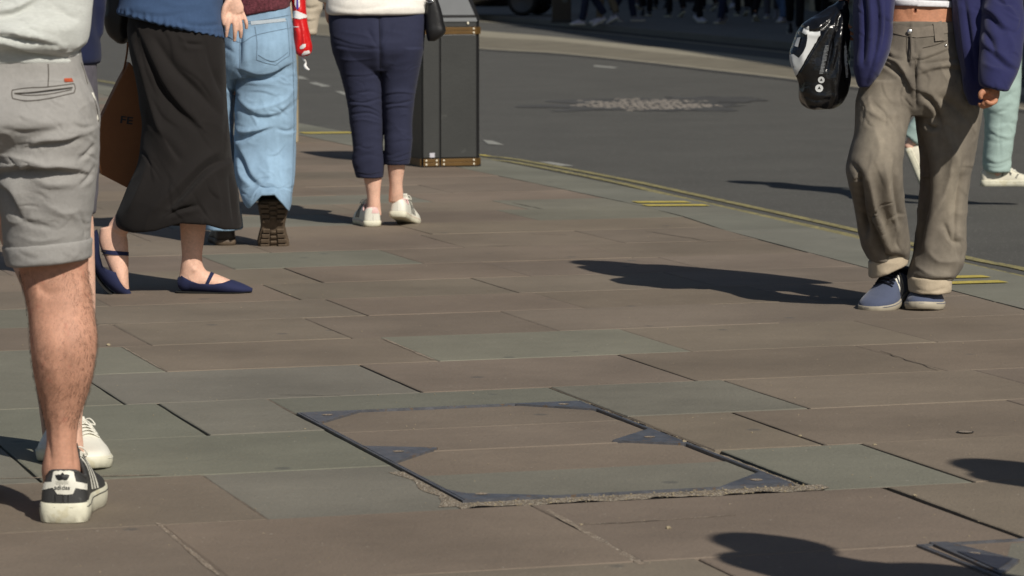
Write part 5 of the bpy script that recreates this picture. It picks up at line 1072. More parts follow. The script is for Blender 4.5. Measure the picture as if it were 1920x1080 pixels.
jr = loft_px(YF, [(150, 1710, 1834, 0, .115), (185, 1713, 1842, 0, .115), (220, 1717, 1839, 0, .11), (280, 1724, 1829, .0, .105), (340, 1727, 1818, .01, .10), (400, 1722, 1812, .02, .10), (440, 1718, 1811, .02, .10), (480, 1712, 1809, .01, .10), (505, 1705, 1801, 0, .10), (524, 1702, 1786, -.01, .093)], n=70, seg=50)
cr = [([(1707, 52), (1706, 80), (1704, 105), (1710, 130)], 5, .008, 's'), ([(1712, 60), (1714, 90), (1712, 112)], 3, .004, 'g'), ([(1706, 112), (1730, 110), (1755, 102), (1778, 92)], 4, .006, 's'), ([(1722, 100), (1716, 130), (1716, 165), (1718, 200)], 6, .012, 'g'),
      ([(1660, 108), (1680, 120), (1700, 150), (1712, 185)], 6, .014, 's'), ([(1655, 120), (1675, 130), (1692, 142)], 5, .008, 'g'), ([(1650, 92), (1670, 106), (1690, 112)], 5, .008, 'g'), ([(1720, 140), (1760, 128), (1800, 128), (1830, 140)], 7, .006, 's'), ([(1722, 120), (1760, 116), (1800, 110)], 5, .005, 'g'),
      ([(1724, 172), (1745, 182), (1760, 205), (1768, 235)], 8, .014, 's'), ([(1732, 190), (1748, 210), (1752, 240)], 7, .012, 'r'), ([(1738, 232), (1748, 240), (1758, 238)], 5, .012, 'g'), ([(1760, 180), (1790, 200), (1815, 230)], 12, .010, 'g'), ([(1775, 250), (1790, 285), (1800, 330)], 14, .010, 'r'),
      ([(1727, 260), (1735, 320), (1735, 400), (1722, 470)], 12, .020, 'g'), ([(1790, 290), (1775, 350), (1750, 410), (1735, 470)], 12, .016, 'r'), ([(1808, 300), (1795, 360), (1790, 430), (1795, 480)], 8, .008, 'g'), ([(1770, 420), (1785, 450), (1800, 455)], 7, .008, 'g'),
      ([(1600, 310), (1612, 330), (1616, 380), (1625, 440)], 9, .018, 'g'), ([(1628, 330), (1640, 390), (1652, 440), (1662, 485)], 8, .014, 'r'), ([(1622, 400), (1640, 440), (1660, 480), (1690, 485)], 10, .022, 'g'), ([(1680, 300), (1676, 350), (1685, 420)], 10, .010, 'g'), ([(1660, 310), (1668, 370), (1680, 430)], 9, .008, 'r'), ([(1612, 190), (1640, 215), (1690, 215)], 14, .006, 'r'),
      ([(1640, 240), (1650, 280), (1640, 310)], 14, .007, 'r'), ([(1720, 500), (1745, 515), (1780, 518)], 6, .010, 'r'), ([(1715, 520), (1745, 528), (1785, 524)], 5, .010, 'g'), ([(1740, 470), (1760, 490), (1795, 490)], 9, .008, 'r')]
J_ = garment('jeans', [pv, jl, jr], M_gden, pF, voxel=.0038, smooth=3, cr=cr, wr=dict(amp=.0022, sc=(8, 8, 14), seed=41), scale=1.35, auto=(46, 1600, 120, 1830, 500, 70, 30, 55, 3.0, .0032, 9))
dye_shade(J_, hexc('70695f'), [(1645, 240, 34, 85, .6), (1650, 150, 40, 40, .1), (1668, 400, 14, 90, .35), (1788, 370, 22, 100, .6), (1775, 180, 36, 50, .2), (1745, 240, 16, 40, .15), (1625, 400, 14, 70, -.25), (1730, 400, 14, 120, -.3), (1715, 150, 12, 60, -.25), (1700, 80, 60, 25, -.15)], (60, 60, 12), .14)  # pale thighs are wear; negative spots put fold shade into the colour
bv = bvh(J_)
c1_ = tilt(loft_px(YF, [(476, 1630, 1703, .05, .092), (480, 1628, 1704, .05, .094), (504, 1630, 1703, .05, .094), (508, 1632, 1701, .05, .091)], n=12, seg=50), .42, xpx(1666, 500, YF))
garment('turned_up_cuff', [c1_], M_cuff, J_, voxel=.0038, smooth=3, wr=dict(amp=.002, sc=(14, 14, 24), seed=4))
c2_ = tilt(loft_px(YF, [(518, 1703, 1782, -.01, .092), (522, 1702, 1784, -.01, .095), (543, 1704, 1782, -.01, .095), (547, 1706, 1779, -.01, .092)], n=12, seg=50), -.02, xpx(1742, 500, YF))
garment('turned_up_cuff', [c2_], M_cuff, J_, voxel=.0038, smooth=3, wr=dict(amp=.002, sc=(14, 14, 24), seed=7), cr=[([(1710, 540), (1740, 548), (1775, 540)], 5, .003, 'g')])
mb = MB(); M_wb = cloth('waistband_denim', '736b61', .9, var=.15, vscale=30, weave=.0014, wsc=420); M_th2 = cloth('grey_thread_dark', '4a443d')
for ln in ([(1676, 60), (1700, 68), (1720, 70), (1750, 66), (1784, 58)], [(1678, 46), (1700, 52), (1716, 54), (1750, 50), (1784, 42)], [(1707, 70), (1708, 95), (1707, 112)], [(1700, 70), (1700, 100), (1707, 114)], [(1716, 114), (1716, 140), (1717, 165)], [(1730, 90), (1755, 84), (1775, 76)]): seam('x', ln, bv, M_th2, J_, wd=.0014, lift=.0005, mb=mb)
mb.build('seams', M_th2, J_)
decal('waistband', [[(1673, 44), (1700, 50), (1720, 52), (1750, 48), (1786, 42), (1786, 60), (1750, 68), (1720, 71), (1700, 69), (1673, 62)]], bv, M_wb, J_, lift=.003, step=6)
decal('belt_loop', [[(1749, 44), (1765, 42), (1770, 76), (1753, 78)]], bv, M_wb, J_, lift=.006, step=6)
h = hit(bv, 1708, 60, .006)
MB().add(*ball(h[0], (.009, .004, .009))).build('button', mat('button_metal', (.75, .74, .72), .3, metal=1), J_, smooth=True)
h = hit(bv, 1773, 86, .003); MB().add(*ball(h[0], (.004, .003, .004))).build('rivet', mat('rivet_metal', (.7, .7, .7), .3, metal=1), J_, smooth=True)
decal('navel', [[(1712.5+3.6+3.2*math.cos(a), 20+4.2*math.sin(a)) for a in np.linspace(0, 2*math.pi, 12, endpoint=False)]], bvh(pF), mat('navel_shade', hexc('6b3b28'), .7), pF, lift=.0008, step=2)  # dark disc paints the shade in the navel's hollow
garment('crop_top', [loft_px(YF, [(-200, 1650, 1805, 0, .105), (-120, 1655, 1800, -.01, .11), (-60, 1666, 1792, -.005, .1), (-10, 1671, 1786, 0, .093), (4, 1671, 1786, 0, .092)], n=24, seg=40)], M_crop, pF, voxel=.006)
garment('crop_top_hem', [tilt(loft_px(YF, [(0, 1669, 1788, 0, .096), (12, 1668, 1789, 0, .096)], n=6, seg=50), -.04, xF)], M_hemw, pF, voxel=.004, smooth=2)
# the coat hangs open: back, two fronts and sleeves in one cloth
back = loft_px(YF, [(-230, 1650, 1810, .10, .045), (-100, 1622, 1850, .12, .05), (0, 1612, 1862, .14, .05), (100, 1612, 1862, .15, .05), (160, 1616, 1858, .15, .045), (188, 1625, 1850, .15, .04)], n=50, seg=60)
fl_ = loft_px(YF, [(-220, 1640, 1700, .02, .09), (-100, 1615, 1690, -.02, .10), (-30, 1606, 1679, -.04, .10), (20, 1601, 1676, -.05, .10), (60, 1600, 1672, -.06, .09), (90, 1600, 1667, -.07, .085), (115, 1601, 1660, -.10, .06), (140, 1603, 1648, -.11, .045), (155, 1605, 1637, -.11, .032), (165, 1609, 1629, -.11, .02)], n=60, seg=40)
fr_ = loft_px(YF, [(-220, 1760, 1830, .02, .09), (-100, 1772, 1860, -.0, .10), (-30, 1780, 1866, -.02, .10), (20, 1786, 1866, -.06, .095), (60, 1790, 1864, -.09, .09), (110, 1798, 1862, -.12, .075), (150, 1805, 1862, -.14, .06), (185, 1812, 1860, -.14, .045), (198, 1818, 1856, -.14, .03)], n=60, seg=40)
slv = loft_px(YF, [(-190, 1800, 1870, -.02, .07), (-120, 1825, 1900, -.03, .075), (-50, 1838, 1913, -.08, .078), (10, 1842, 1918, -.14, .078), (60, 1841, 1919, -.20, .075), (110, 1838, 1912, -.26, .068), (140, 1837, 1903, -.30, .062), (163, 1837, 1893, -.32, .055), (172, 1840, 1889, -.33, .05)], n=70, seg=40)
slv = tilt(slv, -.22, xpx(1866, 100, YF))
sl2 = tube([P(1650, -200, YF+.05), P(1610, -110, YF+.08), P(1590, -50, YF+.08), P(1585, -12, YF+.06)], [.075, .075, .065, .05], n=24)
cr = [([(1640, -30), (1650, 30), (1645, 90), (1628, 150)], 6, .012, 's'), ([(1618, -20), (1622, 50), (1618, 120)], 6, .014, 'g'), ([(1632, 0), (1634, 60), (1628, 130)], 5, .010, 'r'), ([(1660, 0), (1660, 60), (1648, 110)], 5, .006, 'g'),
      ([(1796, 0), (1804, 60), (1812, 130)], 4, .008, 'r'), ([(1808, 0), (1818, 70), (1828, 150)], 6, .010, 'g'), ([(1842, 20), (1858, 28), (1878, 50), (1890, 55)], 8, .016, 's'), ([(1850, 90), (1870, 105), (1890, 122), (1903, 128)], 7, .016, 's'), ([(1846, 60), (1860, 80), (1866, 100)], 8, .012, 'g'),
      ([(1845, 118), (1860, 128), (1880, 132)], 6, .008, 'r'), ([(1880, 0), (1895, 20), (1905, 30)], 7, .010, 'r'), ([(1860, -10), (1880, 5), (1900, 8)], 6, .008, 'g'), ([(1890, 60), (1900, 90), (1895, 110)], 8, .006, 'r')]
garment('coat', [back, fl_, fr_, slv, sl2], M_coat, pF, voxel=.0045, smooth=4, cr=cr, wr=dict(amp=.004, sc=(7, 7, 9), seed=44), scale=1.0, auto=(26, 1600, 0, 1910, 170, 50, 35, 45, 3.2, .003, 10))
M_bsuede = mat('blue_suede', hexc('495168'), .9, var=.12, vscale=14, bump=.001, bscale=300, sheen=.2); M_bsole = mat('pale_gum_sole', hexc('a39b8a'), .6, var=.1); M_dlace = cloth('navy_lace', '10121f', .8)
tp_ = G(1632, 581); yw = math.radians(-124); Lf = .285
u1, m1 = shoe(pF, V3(tp_.x-Lf*math.cos(yw), tp_.y-Lf*math.sin(yw), 0), yw, Lf, M_bsuede, M_bsole, wide=1.3, pitch=math.radians(14), stripes=M_leath_wht, lace=M_dlace, lining=M_bsuede, solez=.026, h=1.05)
tp_ = G(1733, 583); yw = math.radians(-97)
u2, m2 = shoe(pF, V3(tp_.x-Lf*math.cos(yw), tp_.y-Lf*math.sin(yw), 0), yw, Lf, M_bsuede, M_bsole, wide=1.3, stripes=M_leath_wht, lace=M_dlace, lining=M_bsuede, solez=.026, h=1.05)
# glossy carrier in her hand
YH = YF+.02
M_poly = mat('black_polythene', (.006, .006, .007), .18, bump=.006, bscale=22, spec=.6); M_pwht = mat('white_ink', hexc('c9cbcb'), .35); M_pgry = mat('grey_ink', hexc('6e7072'), .35)
t = empty('carrier_bag', P(1545, 200, YH)); tag(t, 'glossy black plastic carrier bag with white markings held by the woman in the navy coat', 'plastic bag')
cb = garment('bag_body', [loft_px(YH, [(2, 1572, 1590, .02, .02), (15, 1556, 1590, .02, .035), (30, 1532, 1590, .01, .05), (50, 1503, 1591, 0, .062), (75, 1490, 1592, 0, .07), (105, 1483, 1593, 0, .075), (130, 1485, 1593, 0, .08), (150, 1496, 1592, 0, .08), (170, 1499, 1588, 0, .078), (190, 1503, 1578, 0, .07), (199, 1512, 1566, 0, .055), (203, 1522, 1556, 0, .035)], n=60, seg=60)], M_poly, t, voxel=.0042, smooth=2,
    cr=[([(1572, 20), (1545, 60), (1520, 100), (1498, 140)], 4, .012, 's'), ([(1575, 30), (1562, 80), (1550, 130)], 4, .014, 'g'), ([(1580, 30), (1572, 90), (1570, 160)], 4, .014, 'r'), ([(1566, 40), (1566, 90), (1560, 130)], 3, .01, 'r'), ([(1500, 50), (1530, 60), (1560, 40)], 4, .01, 'g'), ([(1560, 150), (1562, 180), (1556, 198)], 5, .010, 's'), ([(1510, 180), (1530, 188), (1555, 186)], 5, .006, 'g'), ([(1585, 60), (1583, 110), (1586, 150)], 3, .008, 'g')], wr=dict(amp=.006, sc=(16, 16, 12), seed=3))
bv = bvh(cb)
def bp(pl): return [[(1470+x/5.687, 20+y/5.687) for x, y in p] for p in pl]
decal('white_shape', bp([[(250, 240), (300, 222), (388, 215), (385, 260), (340, 340), (300, 420), (250, 500), (200, 590), (150, 670), (112, 710), (90, 690), (90, 600), (70, 530), (66, 470), (105, 465), (165, 505), (205, 450), (235, 380), (250, 300)]]), bv, M_pwht, cb, lift=.003, step=5)
decal('white_flash', bp([[(200, 235), (215, 195), (268, 168), (272, 230), (240, 256)]]), bv, M_pwht, cb, lift=.003, step=5)
decal('white_flash', bp([[(150, 290), (183, 286), (155, 390), (118, 380)]]), bv, M_pwht, cb, lift=.003, step=5)
def ring(cx, cy, r): return [[(cx+r*math.cos(a), cy+r*math.sin(a)) for a in np.linspace(0, 2*math.pi, 18, endpoint=False)]]
for cx, cy, r_ in ((1540, 149.5, 6.2), (1536, 165.3, 7.4)):
    dsc = decal('round_symbol', ring(cx, cy, r_), bv, M_pwht, cb, lift=.003, step=3)
    if dsc: decal('symbol_centre', [[(cx-r_*.4, cy+r_*.3), (cx, cy-r_*.5), (cx+r_*.45, cy+r_*.3), (cx, cy+r_*.1)]], bv, M_poly, dsc, lift=.0042, step=2)
rr = random.Random(9); ms = []
for k in range(26):
    x = 1541+k*.55+rr.uniform(-.4, .4); y = 137-k*3.0*.9; ms.append([(x-4.5, y), (x-4.5+rr.uniform(3, 8), y-.6), (x+3, y+1.2), (x-4.5, y+1.6)])
decal('fine_print', ms[:20], bv, M_pgry, cb, lift=.003, step=4); ms = []
for k in range(26):
    x = 1588-.1*k; y = 144-k*2.3; ms.append([(x-2.4, y), (x-2.4+rr.uniform(2, 4.5), y-.4), (x+1.8, y+1.0), (x-2.4, y+1.2)])
decal('fine_print', ms, bv, M_pwht, cb, lift=.003, step=4)
mb = MB(); mb.add(*tube([P(1582, 8, YH+.02), P(1584, -6, YH+.035), P(1588, -14, YH+.04)], [(.010, .004)]*3, n=10, seg=8)); mb.add(*tube([P(1575, 8, YH+.02), P(1580, -6, YH+.035), P(1588, -14, YH+.04)], [(.010, .004)]*3, n=10, seg=8)); mb.build('handle', M_poly, t, smooth=True)
# ================================================================ PERSON IN MINT TROUSERS
YM = G(1880, 349).y; xM = xpx(1862, 100, YM)
M_mint = cloth('mint_denim', '9fb4ae', .9, var=.06, weave=.0012, wsc=400); M_cshoe = mat('cream_canvas', hexc('cfcab8'), .8, var=.06, vscale=20)
arms = [((-.19, 0, 1.40), (-.22, -.04, 1.14), (-.2, .1, .95), ((0, .3, -1), (-1, 0, 0), 1), .6), ((.19, 0, 1.40), (.22, .04, 1.14), (.18, .22, 1.05), ((0, .6, .2), (1, 0, 0), -1), .6)]
bd, gm, hp, W = upper(xM, YM, 1.76, -math.radians(85), arms, z0=.98)
bd += [tube([P(1868, 60, YM), P(1875, 180, YM), P(1872, 300, YM), P(1866, 335, YM)], [.075, .055, .04, .034], n=26), tube([P(1850, 60, YM+.08), P(1790, 180, YM+.12), P(1722, 250, YM+.12), P(1702, 280, YM+.12)], [.08, .05, .035, .03], n=26)]
pM = person(V3(xM, YM, 0), bd, M_skin_pale, 'person in mint green trousers and white star trainers crossing the road, right edge', voxel=.007)
hairpiece(hp, pM)
jm = loft_px(YM, [(0, 1822, 1905, 0, .15), (60, 1822, 1914, 0, .14), (120, 1832, 1914, 0, .12), (160, 1840, 1913, 0, .105), (205, 1845, 1909, 0, .095), (250, 1847, 1902, 0, .085), (290, 1844, 1896, 0, .08), (312, 1844, 1895, 0, .078), (322, 1847, 1893, 0, .075)], n=50, seg=40)
jm2 = tube([P(1850, 30, YM+.06), P(1815, 120, YM+.10), P(1760, 200, YM+.12), P(1730, 235, YM+.12), P(1708, 262, YM+.12)], [.14, .11, .08, .062, .055], n=40, seg=30)
garment('trousers', [jm, jm2], M_mint, pM, voxel=.006, smooth=3, cr=[([(1846, 205), (1870, 210), (1900, 190)], 5, .008, 's'), ([(1848, 190), (1870, 190), (1905, 170)], 5, .006, 'g'), ([(1876, 215), (1874, 260), (1876, 305)], 3, .004, 'g'), ([(1846, 262), (1870, 268), (1898, 262)], 5, .004, 'g'), ([(1845, 298), (1870, 306), (1895, 298)], 4, .010, 's'), ([(1846, 312), (1870, 316), (1894, 308)], 3, .008, 'g'), ([(1850, 235), (1875, 240), (1900, 225)], 5, .005, 'r')], wr=dict(amp=.003, sc=(9, 9, 16), seed=51), scale=.5, auto=(16, 1845, 150, 1905, 315, 5, 25, 40, 3, .003, 12))
garment('shirt', gm, cloth('dark_shirt', '20222c'), pM, voxel=.009)
us, ms_ = shoe(pM, V3(xpx(1839, 349, YM), YM, 0), math.radians(0), .275, M_cshoe, M_rub, wide=1.05, h=1.15, solez=.034, lace=M_leath_wht, star=M_black_ink)
shoe(pM, V3(xpx(1652, 330, YM+.12), YM+.12, .0), math.radians(0), .275, M_cshoe, M_rub, wide=1.05, h=1.1, solez=.034, pitch=math.radians(66), lace=M_leath_wht, star=M_black_ink, label='lifted shoe, heel up behind')
# ================================================================ LITTER BIN
M_bin = mat('charcoal_steel', hexc('343534'), .42, var=.10, vscale=5, bump=.0006, bscale=60, speck=(9, .66, hexc('5c5d5a'), .5), spec=.5); M_gold = mat('bronze_band', hexc('634a25'), .5, var=.15, vscale=8, metal=.3); M_bdk = mat('black_steel', (.014, .014, .015), .45); M_riv = mat('rivet_head', hexc('e6dfca'), .4)
g0 = G(793, 314.5); c0 = G(900, 316)
ax = (c0-g0).normalized(); g0 = Vector(g0); ay = Vector((D.x, D.y, 0)); ax = Vector(U); ay = Vector(D)
Rb = Matrix((ax, ay, V3(0, 0, 1))).transposed()
bin_ = empty('litter_bin', g0); tag(bin_, 'tall charcoal litter bin with riveted bronze bands at the kerb', 'litter bin')
def B3(x, y, z): return g0+ax*x+ay*y+V3(0, 0, z)
def bbox(mb, x0, x1, y0, y1, z0, z1, bev=0): mb.box(B3((x0+x1)/2, (y0+y1)/2, (z0+z1)/2), (x1-x0, y1-y0, z1-z0), Rb, bev); return mb
s_ = .314/100; DY = .62; WX = 100*s_; MX = 31.5*s_; H1 = 250/335*1.0
ch = .035
def prismz(mb, pts, z0, z1, top=None):
    n = len(pts); V = [B3(x, y, z0) for x, y in pts]+[B3(*( (top[i] if top else pts[i])), z1) for i in range(n)]
    mb.add(V, [list(range(n-1, -1, -1)), list(range(n, 2*n))]+[(i, (i+1) % n, n+(i+1) % n, n+i) for i in range(n)])
out_ = [(0, 0), (WX, 0), (WX+ch, ch), (WX+ch, DY-ch), (WX, DY), (0, DY), (-.005, DY-.01), (-.005, .01)]
ins = [(x+(-.004 if x > WX/2 else .004), y+(.006 if y < DY/2 else -.006)) for x, y in out_]
mb = MB(); prismz(mb, ins, .012, H1+.11); mb.build('core', M_bdk, bin_)
mb = MB(); prismz(mb, [(x*1.01, y) for x, y in out_], 0, .014); mb.build('plinth', M_bdk, bin_)
mb = MB(); bbox(mb, .002, MX-.004, -.004, .01, .055, H1, .002); mb.build('side_door', M_bin, bin_)
dr = MB(); bbox(dr, MX+.006, WX, -.004, .01, .055, H1, .002); dr = dr.build('front_door', M_bin, bin_)
for z0 in (.008, H1+.002):
    for xa, xb in ((.002, MX-.004), (MX+.006, WX)):
        mb = MB(); bbox(mb, xa, xb, -.006, .01, z0, z0+.019, .001); bbox(mb, xa, xb, -.006, .01, z0+.021, z0+.040, .001); b_ = mb.build('bronze_band', M_gold, bin_)
        for xr in ((xa+.016, xb-.016) if z0 < .5 or xa > .05 else (xb-.016,)):
            for zr in (z0+.009, z0+.031):
                q = MB(); q.add(*ball(B3(xr, -.008, zr), (.0055, .003, .0055), Rb, nu=12, nv=8)); q.build('rivet', M_riv, b_, smooth=True)
    mb = MB(); mb.add([B3(WX+.001, -.003, z0), B3(WX+ch+.003, ch, z0), B3(WX+ch+.003, ch, z0+.04), B3(WX+.001, -.003, z0+.04)], [(0, 1, 2, 3)]); bbox(mb, -.009, -.004, .02, DY-.02, z0, z0+.04); mb.build('bronze_band', M_gold, bin_)
H2 = H1+.042
mb = MB(); bbox(mb, .002, WX, -.002, .012, H2+.002, H2+.034, .001); mb.build('upper_rail', M_bin, bin_)
mb = MB(); mb.add([B3(-.006, -.008, H2+.036), B3(WX+.004, -.008, H2+.036), B3(WX-.02, .10, H2+.16), B3(.0, .10, H2+.16), B3(-.006, -.008, H2+.030), B3(WX+.004, -.008, H2+.030), B3(WX-.02, .10, H2+.12), B3(.0, .10, H2+.12)], [(0, 1, 2, 3), (4, 5, 1, 0), (0, 3, 7, 4), (1, 5, 6, 2), (3, 2, 6, 7)])
mb.build('sloping_front', mat('grey_lid_steel', hexc('6b6d6e'), .35, var=.08, vscale=6, spec=.5), bin_)
mb = MB(); V = [(WX+.004, -.008, .036), (WX+ch+.004, ch, .036), (WX+ch-.02, ch+.08, .15), (WX-.02, .10, .16)]; mb.add([B3(x, y, H2+z) for x, y, z in V], [(0, 1, 2, 3)]); mb.build('corner_cheek', M_bdk, bin_)
mb = MB(); topo = [(0, .10), (WX-.02, .10), (WX+ch-.02, .10+.03), (WX+ch-.02, DY-.05), (WX-.02, DY-.02), (0, DY-.02)]; tin = [(x*.8+.02, .18+(y-.1)*.72) for x, y in topo]
prismz(mb, topo, H2+.10, H2+.161); prismz(mb, topo, H2+.161, H2+.235, tin); mb.build('roof', mat('sky_tinted_steel', hexc('454c5e'), .3, spec=.6), bin_)  # sky reflection put into the roof's blue-grey base colour
mb = MB(); bbox(mb, .038, .068, -.007, -.002, .056, .082, .002); mb.build('notice', mat('paper_label', hexc('b9b8c0'), .6), bin_)
for x, z in ((WX-.05, H2+.022), (WX-.02, H2+.17)):
    q = MB(); q.add(*ball(B3(x, -.008 if z < H2+.1 else .125, z), (.006, .003, .008), Rb, nu=12, nv=8)); q.build('lock', M_riv, bin_, smooth=True)
# ================================================================ SIGN PILLAR behind the jeans
p0 = G(558, 267); YS = p0.y
t = empty('sign_pillar', p0); tag(t, 'slim upright sign pillar with grey panel and pale stone base beyond the pale jeans', 'sign')
xs0, xs1 = xpx(478, 260, YS), xpx(558, 260, YS); zb = P(558, 188, YS).z
mb = MB(); mb.box(((xs0+xs1)/2, YS+.06, zb/2), (xs1-xs0, .12, zb), bev=.004); mb.build('base', mat('pale_stone', hexc('a89a80'), .8, var=.1, vscale=5), t)
mb = MB(); mb.box(((xs0+xs1)/2-.008, YS+.06, zb+1.0), (xs1-xs0-.018, .10, 2.0), bev=.004); mb.build('panel', mat('slate_panel', hexc('484d58'), .4), t)
mb = MB(); mb.box((xs1-.006, YS+.06, zb+1.0), (.012, .115, 2.0), bev=.003); mb.build('edge_trim', mat('champagne_metal', hexc('a09276'), .5, metal=.2), t)
# ================================================================ GENERIC WALKERS (far pavement, and two just out of frame)
def walker(loc, Ht, yaw, stride, ctr, ctop, cshoe, label, group=None, voxel=.012, shorts=False, bagc=None, skinm=None, Tm={}, hair='short', phase=1, legs=None):
    loc = Vector(loc); c, s = math.cos(yaw), math.sin(yaw)
    def W0(x, y, z): return V3(loc.x+x*c-y*s, loc.y+x*s+y*c, loc.z+z)
    k = Ht/1.75; arms = []
    for e in (-1, 1):
        sw_ = e*phase*stride*.35
        arms.append(((e*.19*k, 0, 1.41*k), (e*.235*k, -.03+sw_*.5, 1.13*k), (e*.21*k, .06+sw_, .90*k), ((0, .25+sw_, -1), (e, 0, 0), -e), .5))
    bd, gm, hp, W = upper(loc.x, loc.y, Ht, yaw, arms, z0=.93*k, hair=hair)
    Z = lambda Vf: ([V3(v[0], v[1], v[2]+loc.z) for v in Vf[0]], Vf[1])
    bd = [Z(b) for b in bd]; gm = [Z(b) for b in gm]; hp = [Z(b) for b in hp]; tr = []; feet = []
    tr.append(tube([W0(0, 0, .80*k), W0(0, 0, .90*k), W0(0, 0, 1.02*k)], [(.155, .115), (.175, .125), (.15, .10)], n=10, seg=22, up=(s, -c, 0) if False else (-s, c, 0)))
    for e in (-1, 1):
        f_ = -e*phase*stride; lift = .09 if f_ < 0 else 0
        hp_ = W0(e*.09, 0, .88*k); kn = W0(e*.085, f_*.45+.05, .49*k); an = W0(e*.075, f_, .09+lift*1.2)
        bd.append(tube([hp_, (hp_+kn)/2, kn, kn*.62+an*.38, an], [.075, .068, .052, .05, .034], n=24, seg=14))
        if not shorts: tr.append(tube([hp_, (hp_+kn)/2, kn, kn*.5+an*.5, an+V3(0, 0, .01)], [.10, .09, .074, .068, .062], n=26, seg=18))
        else: tr.append(tube([hp_, (hp_+kn)/2, kn+V3(0, 0, .04)], [.10, .095, .085], n=14, seg=18))
        feet.append((W0(e*.075, f_-.06, lift*.0+ (0.0)), 26 if f_ < 0 else 0))
    me = union(bd, voxel, 3); o = link('person', me, skinm or M_skin_pale, None, loc); tag(o, label, 'person', group)
    link('hair', union(hp, voxel, 2), M_hair, o); link('top', union(gm, voxel, 3), ctop, o)
    tm = union(tr, voxel*.8, 3); wrinkle(tm, .006, sc=(9, 9, 10), seed=loc.x); link('shorts' if shorts else 'trousers', tm, ctr, o)
    for fp, pit in feet: shoe(o, fp, yaw+math.pi/2, .28, cshoe, M_rub, pitch=math.radians(pit), h=1.05, wide=1.08, tongue=True)
    return o
# ---------------------------------------------------------------- walkers outside the frame whose shadows reach into it
M_t1 = cloth('grey_trousers', '4a4a52'); M_t2 = cloth('dark_jeans', '262c40'); M_t3 = cloth('mid_blue_jeans', '4d6384'); M_t4 = cloth('black_trousers', '151519'); M_t5 = cloth('stone_trousers', '6e6553')
M_k1 = cloth('olive_top', '4a4d3a'); M_k2 = cloth('black_top', '17171b'); M_k3 = cloth('rust_top', '6b3526')
M_wsh = mat('pale_trainer', hexc('b9b7c4'), .6); M_bsh = mat('black_shoe', hexc('1a1a1c'), .5); M_gsh = mat('grey_trainer', hexc('77767e'), .6)
def caster(px, py, Ht, yaw, *a, **k):
    tip = G(px, py); L_ = Ht/math.tan(SUN_E); return walker(tip-TRAV*L_, Ht, yaw, *a, **k)
caster(1368, 1004, 1.72, math.radians(160), .22, M_t1, M_k1, M_gsh, 'passer-by in olive top just outside the lower right of the view', 'walkers just out of view on the right')
caster(1812, 864, 1.74, math.radians(150), .18, M_t2, M_k3, M_gsh, 'passer-by in rust top just outside the right of the view', 'walkers just out of view on the right', phase=-1)
# ---------------------------------------------------------------- far pavement in the shade
ZP = 0.005
def far(px, py, yaw, stride, tr, top, sh, label, **k):
    p = G(px, py, ZP); return walker(p, k.pop('Ht', 1.72), math.radians(yaw), stride, tr, top, sh, label, 'pedestrians on the shaded far pavement', voxel=.014, **k)
far(1112, 47, 100, .22, M_t2, M_k2, M_wsh, 'far walker in dark jeans and white trainers, leftmost on the shaded pavement')
far(1140, 44, 60, .14, M_t5, M_k2, M_wsh, 'far walker in stone trousers beside the leftmost white trainers', Ht=1.66)
far(1168, 40, -100, .2, M_t2, M_k1, M_gsh, 'far walker in dark jeans and grey trainers next to the stone trousers')
far(1212, 30, 170, .05, M_t4, M_k2, M_bsh, 'far walker all in black standing at the back of the shaded pavement, left', Ht=1.78)
far(1268, 32, 20, .2, M_t4, M_k2, M_bsh, 'far walker all in black left of the pair of pale shoes')
far(1308, 42, -150, .2, M_t4, M_k1, M_wsh, 'far walker in black trousers with bright pale shoes mid-stride', phase=-1)
far(1356, 44, 150, .26, M_t2, M_k2, M_gsh, 'far walker in dark jeans taking a long step, centre of the shaded crowd')
far(1392, 30, 10, .1, M_t4, M_k3, M_bsh, 'far walker in black trousers and rust top, behind the long stepper', Ht=1.68)
far(1415, 40, -20, .24, M_t4, M_k2, M_gsh, 'far walker in black with grey shoes left of the blue jeans')
far(1447, 34, 170, .2, M_t1, M_k2, M_gsh, 'far walker in grey trousers just left of the blue jeans', phase=-1)
far(1468, 42, 150, .16, M_t3, M_k1, M_wsh, 'far walker in mid blue jeans, brightest legs of the shaded crowd')
far(1490, 62, 175, .2, M_t4, M_k2, M_bsh, 'far walker in black nearest the carrier bag', Ht=1.76)
far(1196, 18, -30, .2, M_t1, M_k2, M_gsh, 'far walker in grey trousers at the very back between the left groups')
far(1240, 16, 160, .2, M_t4, M_k1, M_bsh, 'far walker in black trousers and olive top at the very back', phase=-1)
far(1330, 20, 30, .15, M_t4, M_k3, M_bsh, 'far walker with rust top behind the pair of pale shoes')
far(1376, 14, 160, .2, M_t1, M_k1, M_wsh, 'far walker in grey trousers with pale shoes at the very back', Ht=1.65)
far(1430, 15, 10, .2, M_t4, M_k2, M_bsh, 'far walker in black at the very back above the blue jeans')
far(1540, 40, 170, .2, M_t4, M_k2, M_bsh, 'far walker in black behind the carrier bag')
# red bag by the first far walker
p = G(1098, 44, ZP); t = empty('shopping_bag', p); tag(t, 'small red shopping bag carried by the leftmost far walker', 'shopping bag')
mb = MB(); mb.box(p+V3(0, 0, .36), (.09, .22, .42), Matrix.Rotation(.12, 3, 'Y'), bev=.01); mb.build('bag_body', mat('red_paper', hexc('a02028'), .6), t)
mb = MB(); mb.add(*tube([p+V3(.02, -.05, .56), p+V3(.03, 0, .72), p+V3(.02, .05, .56)], [.006]*3, n=12, seg=6)); mb.build('handle', M_bsh, t)
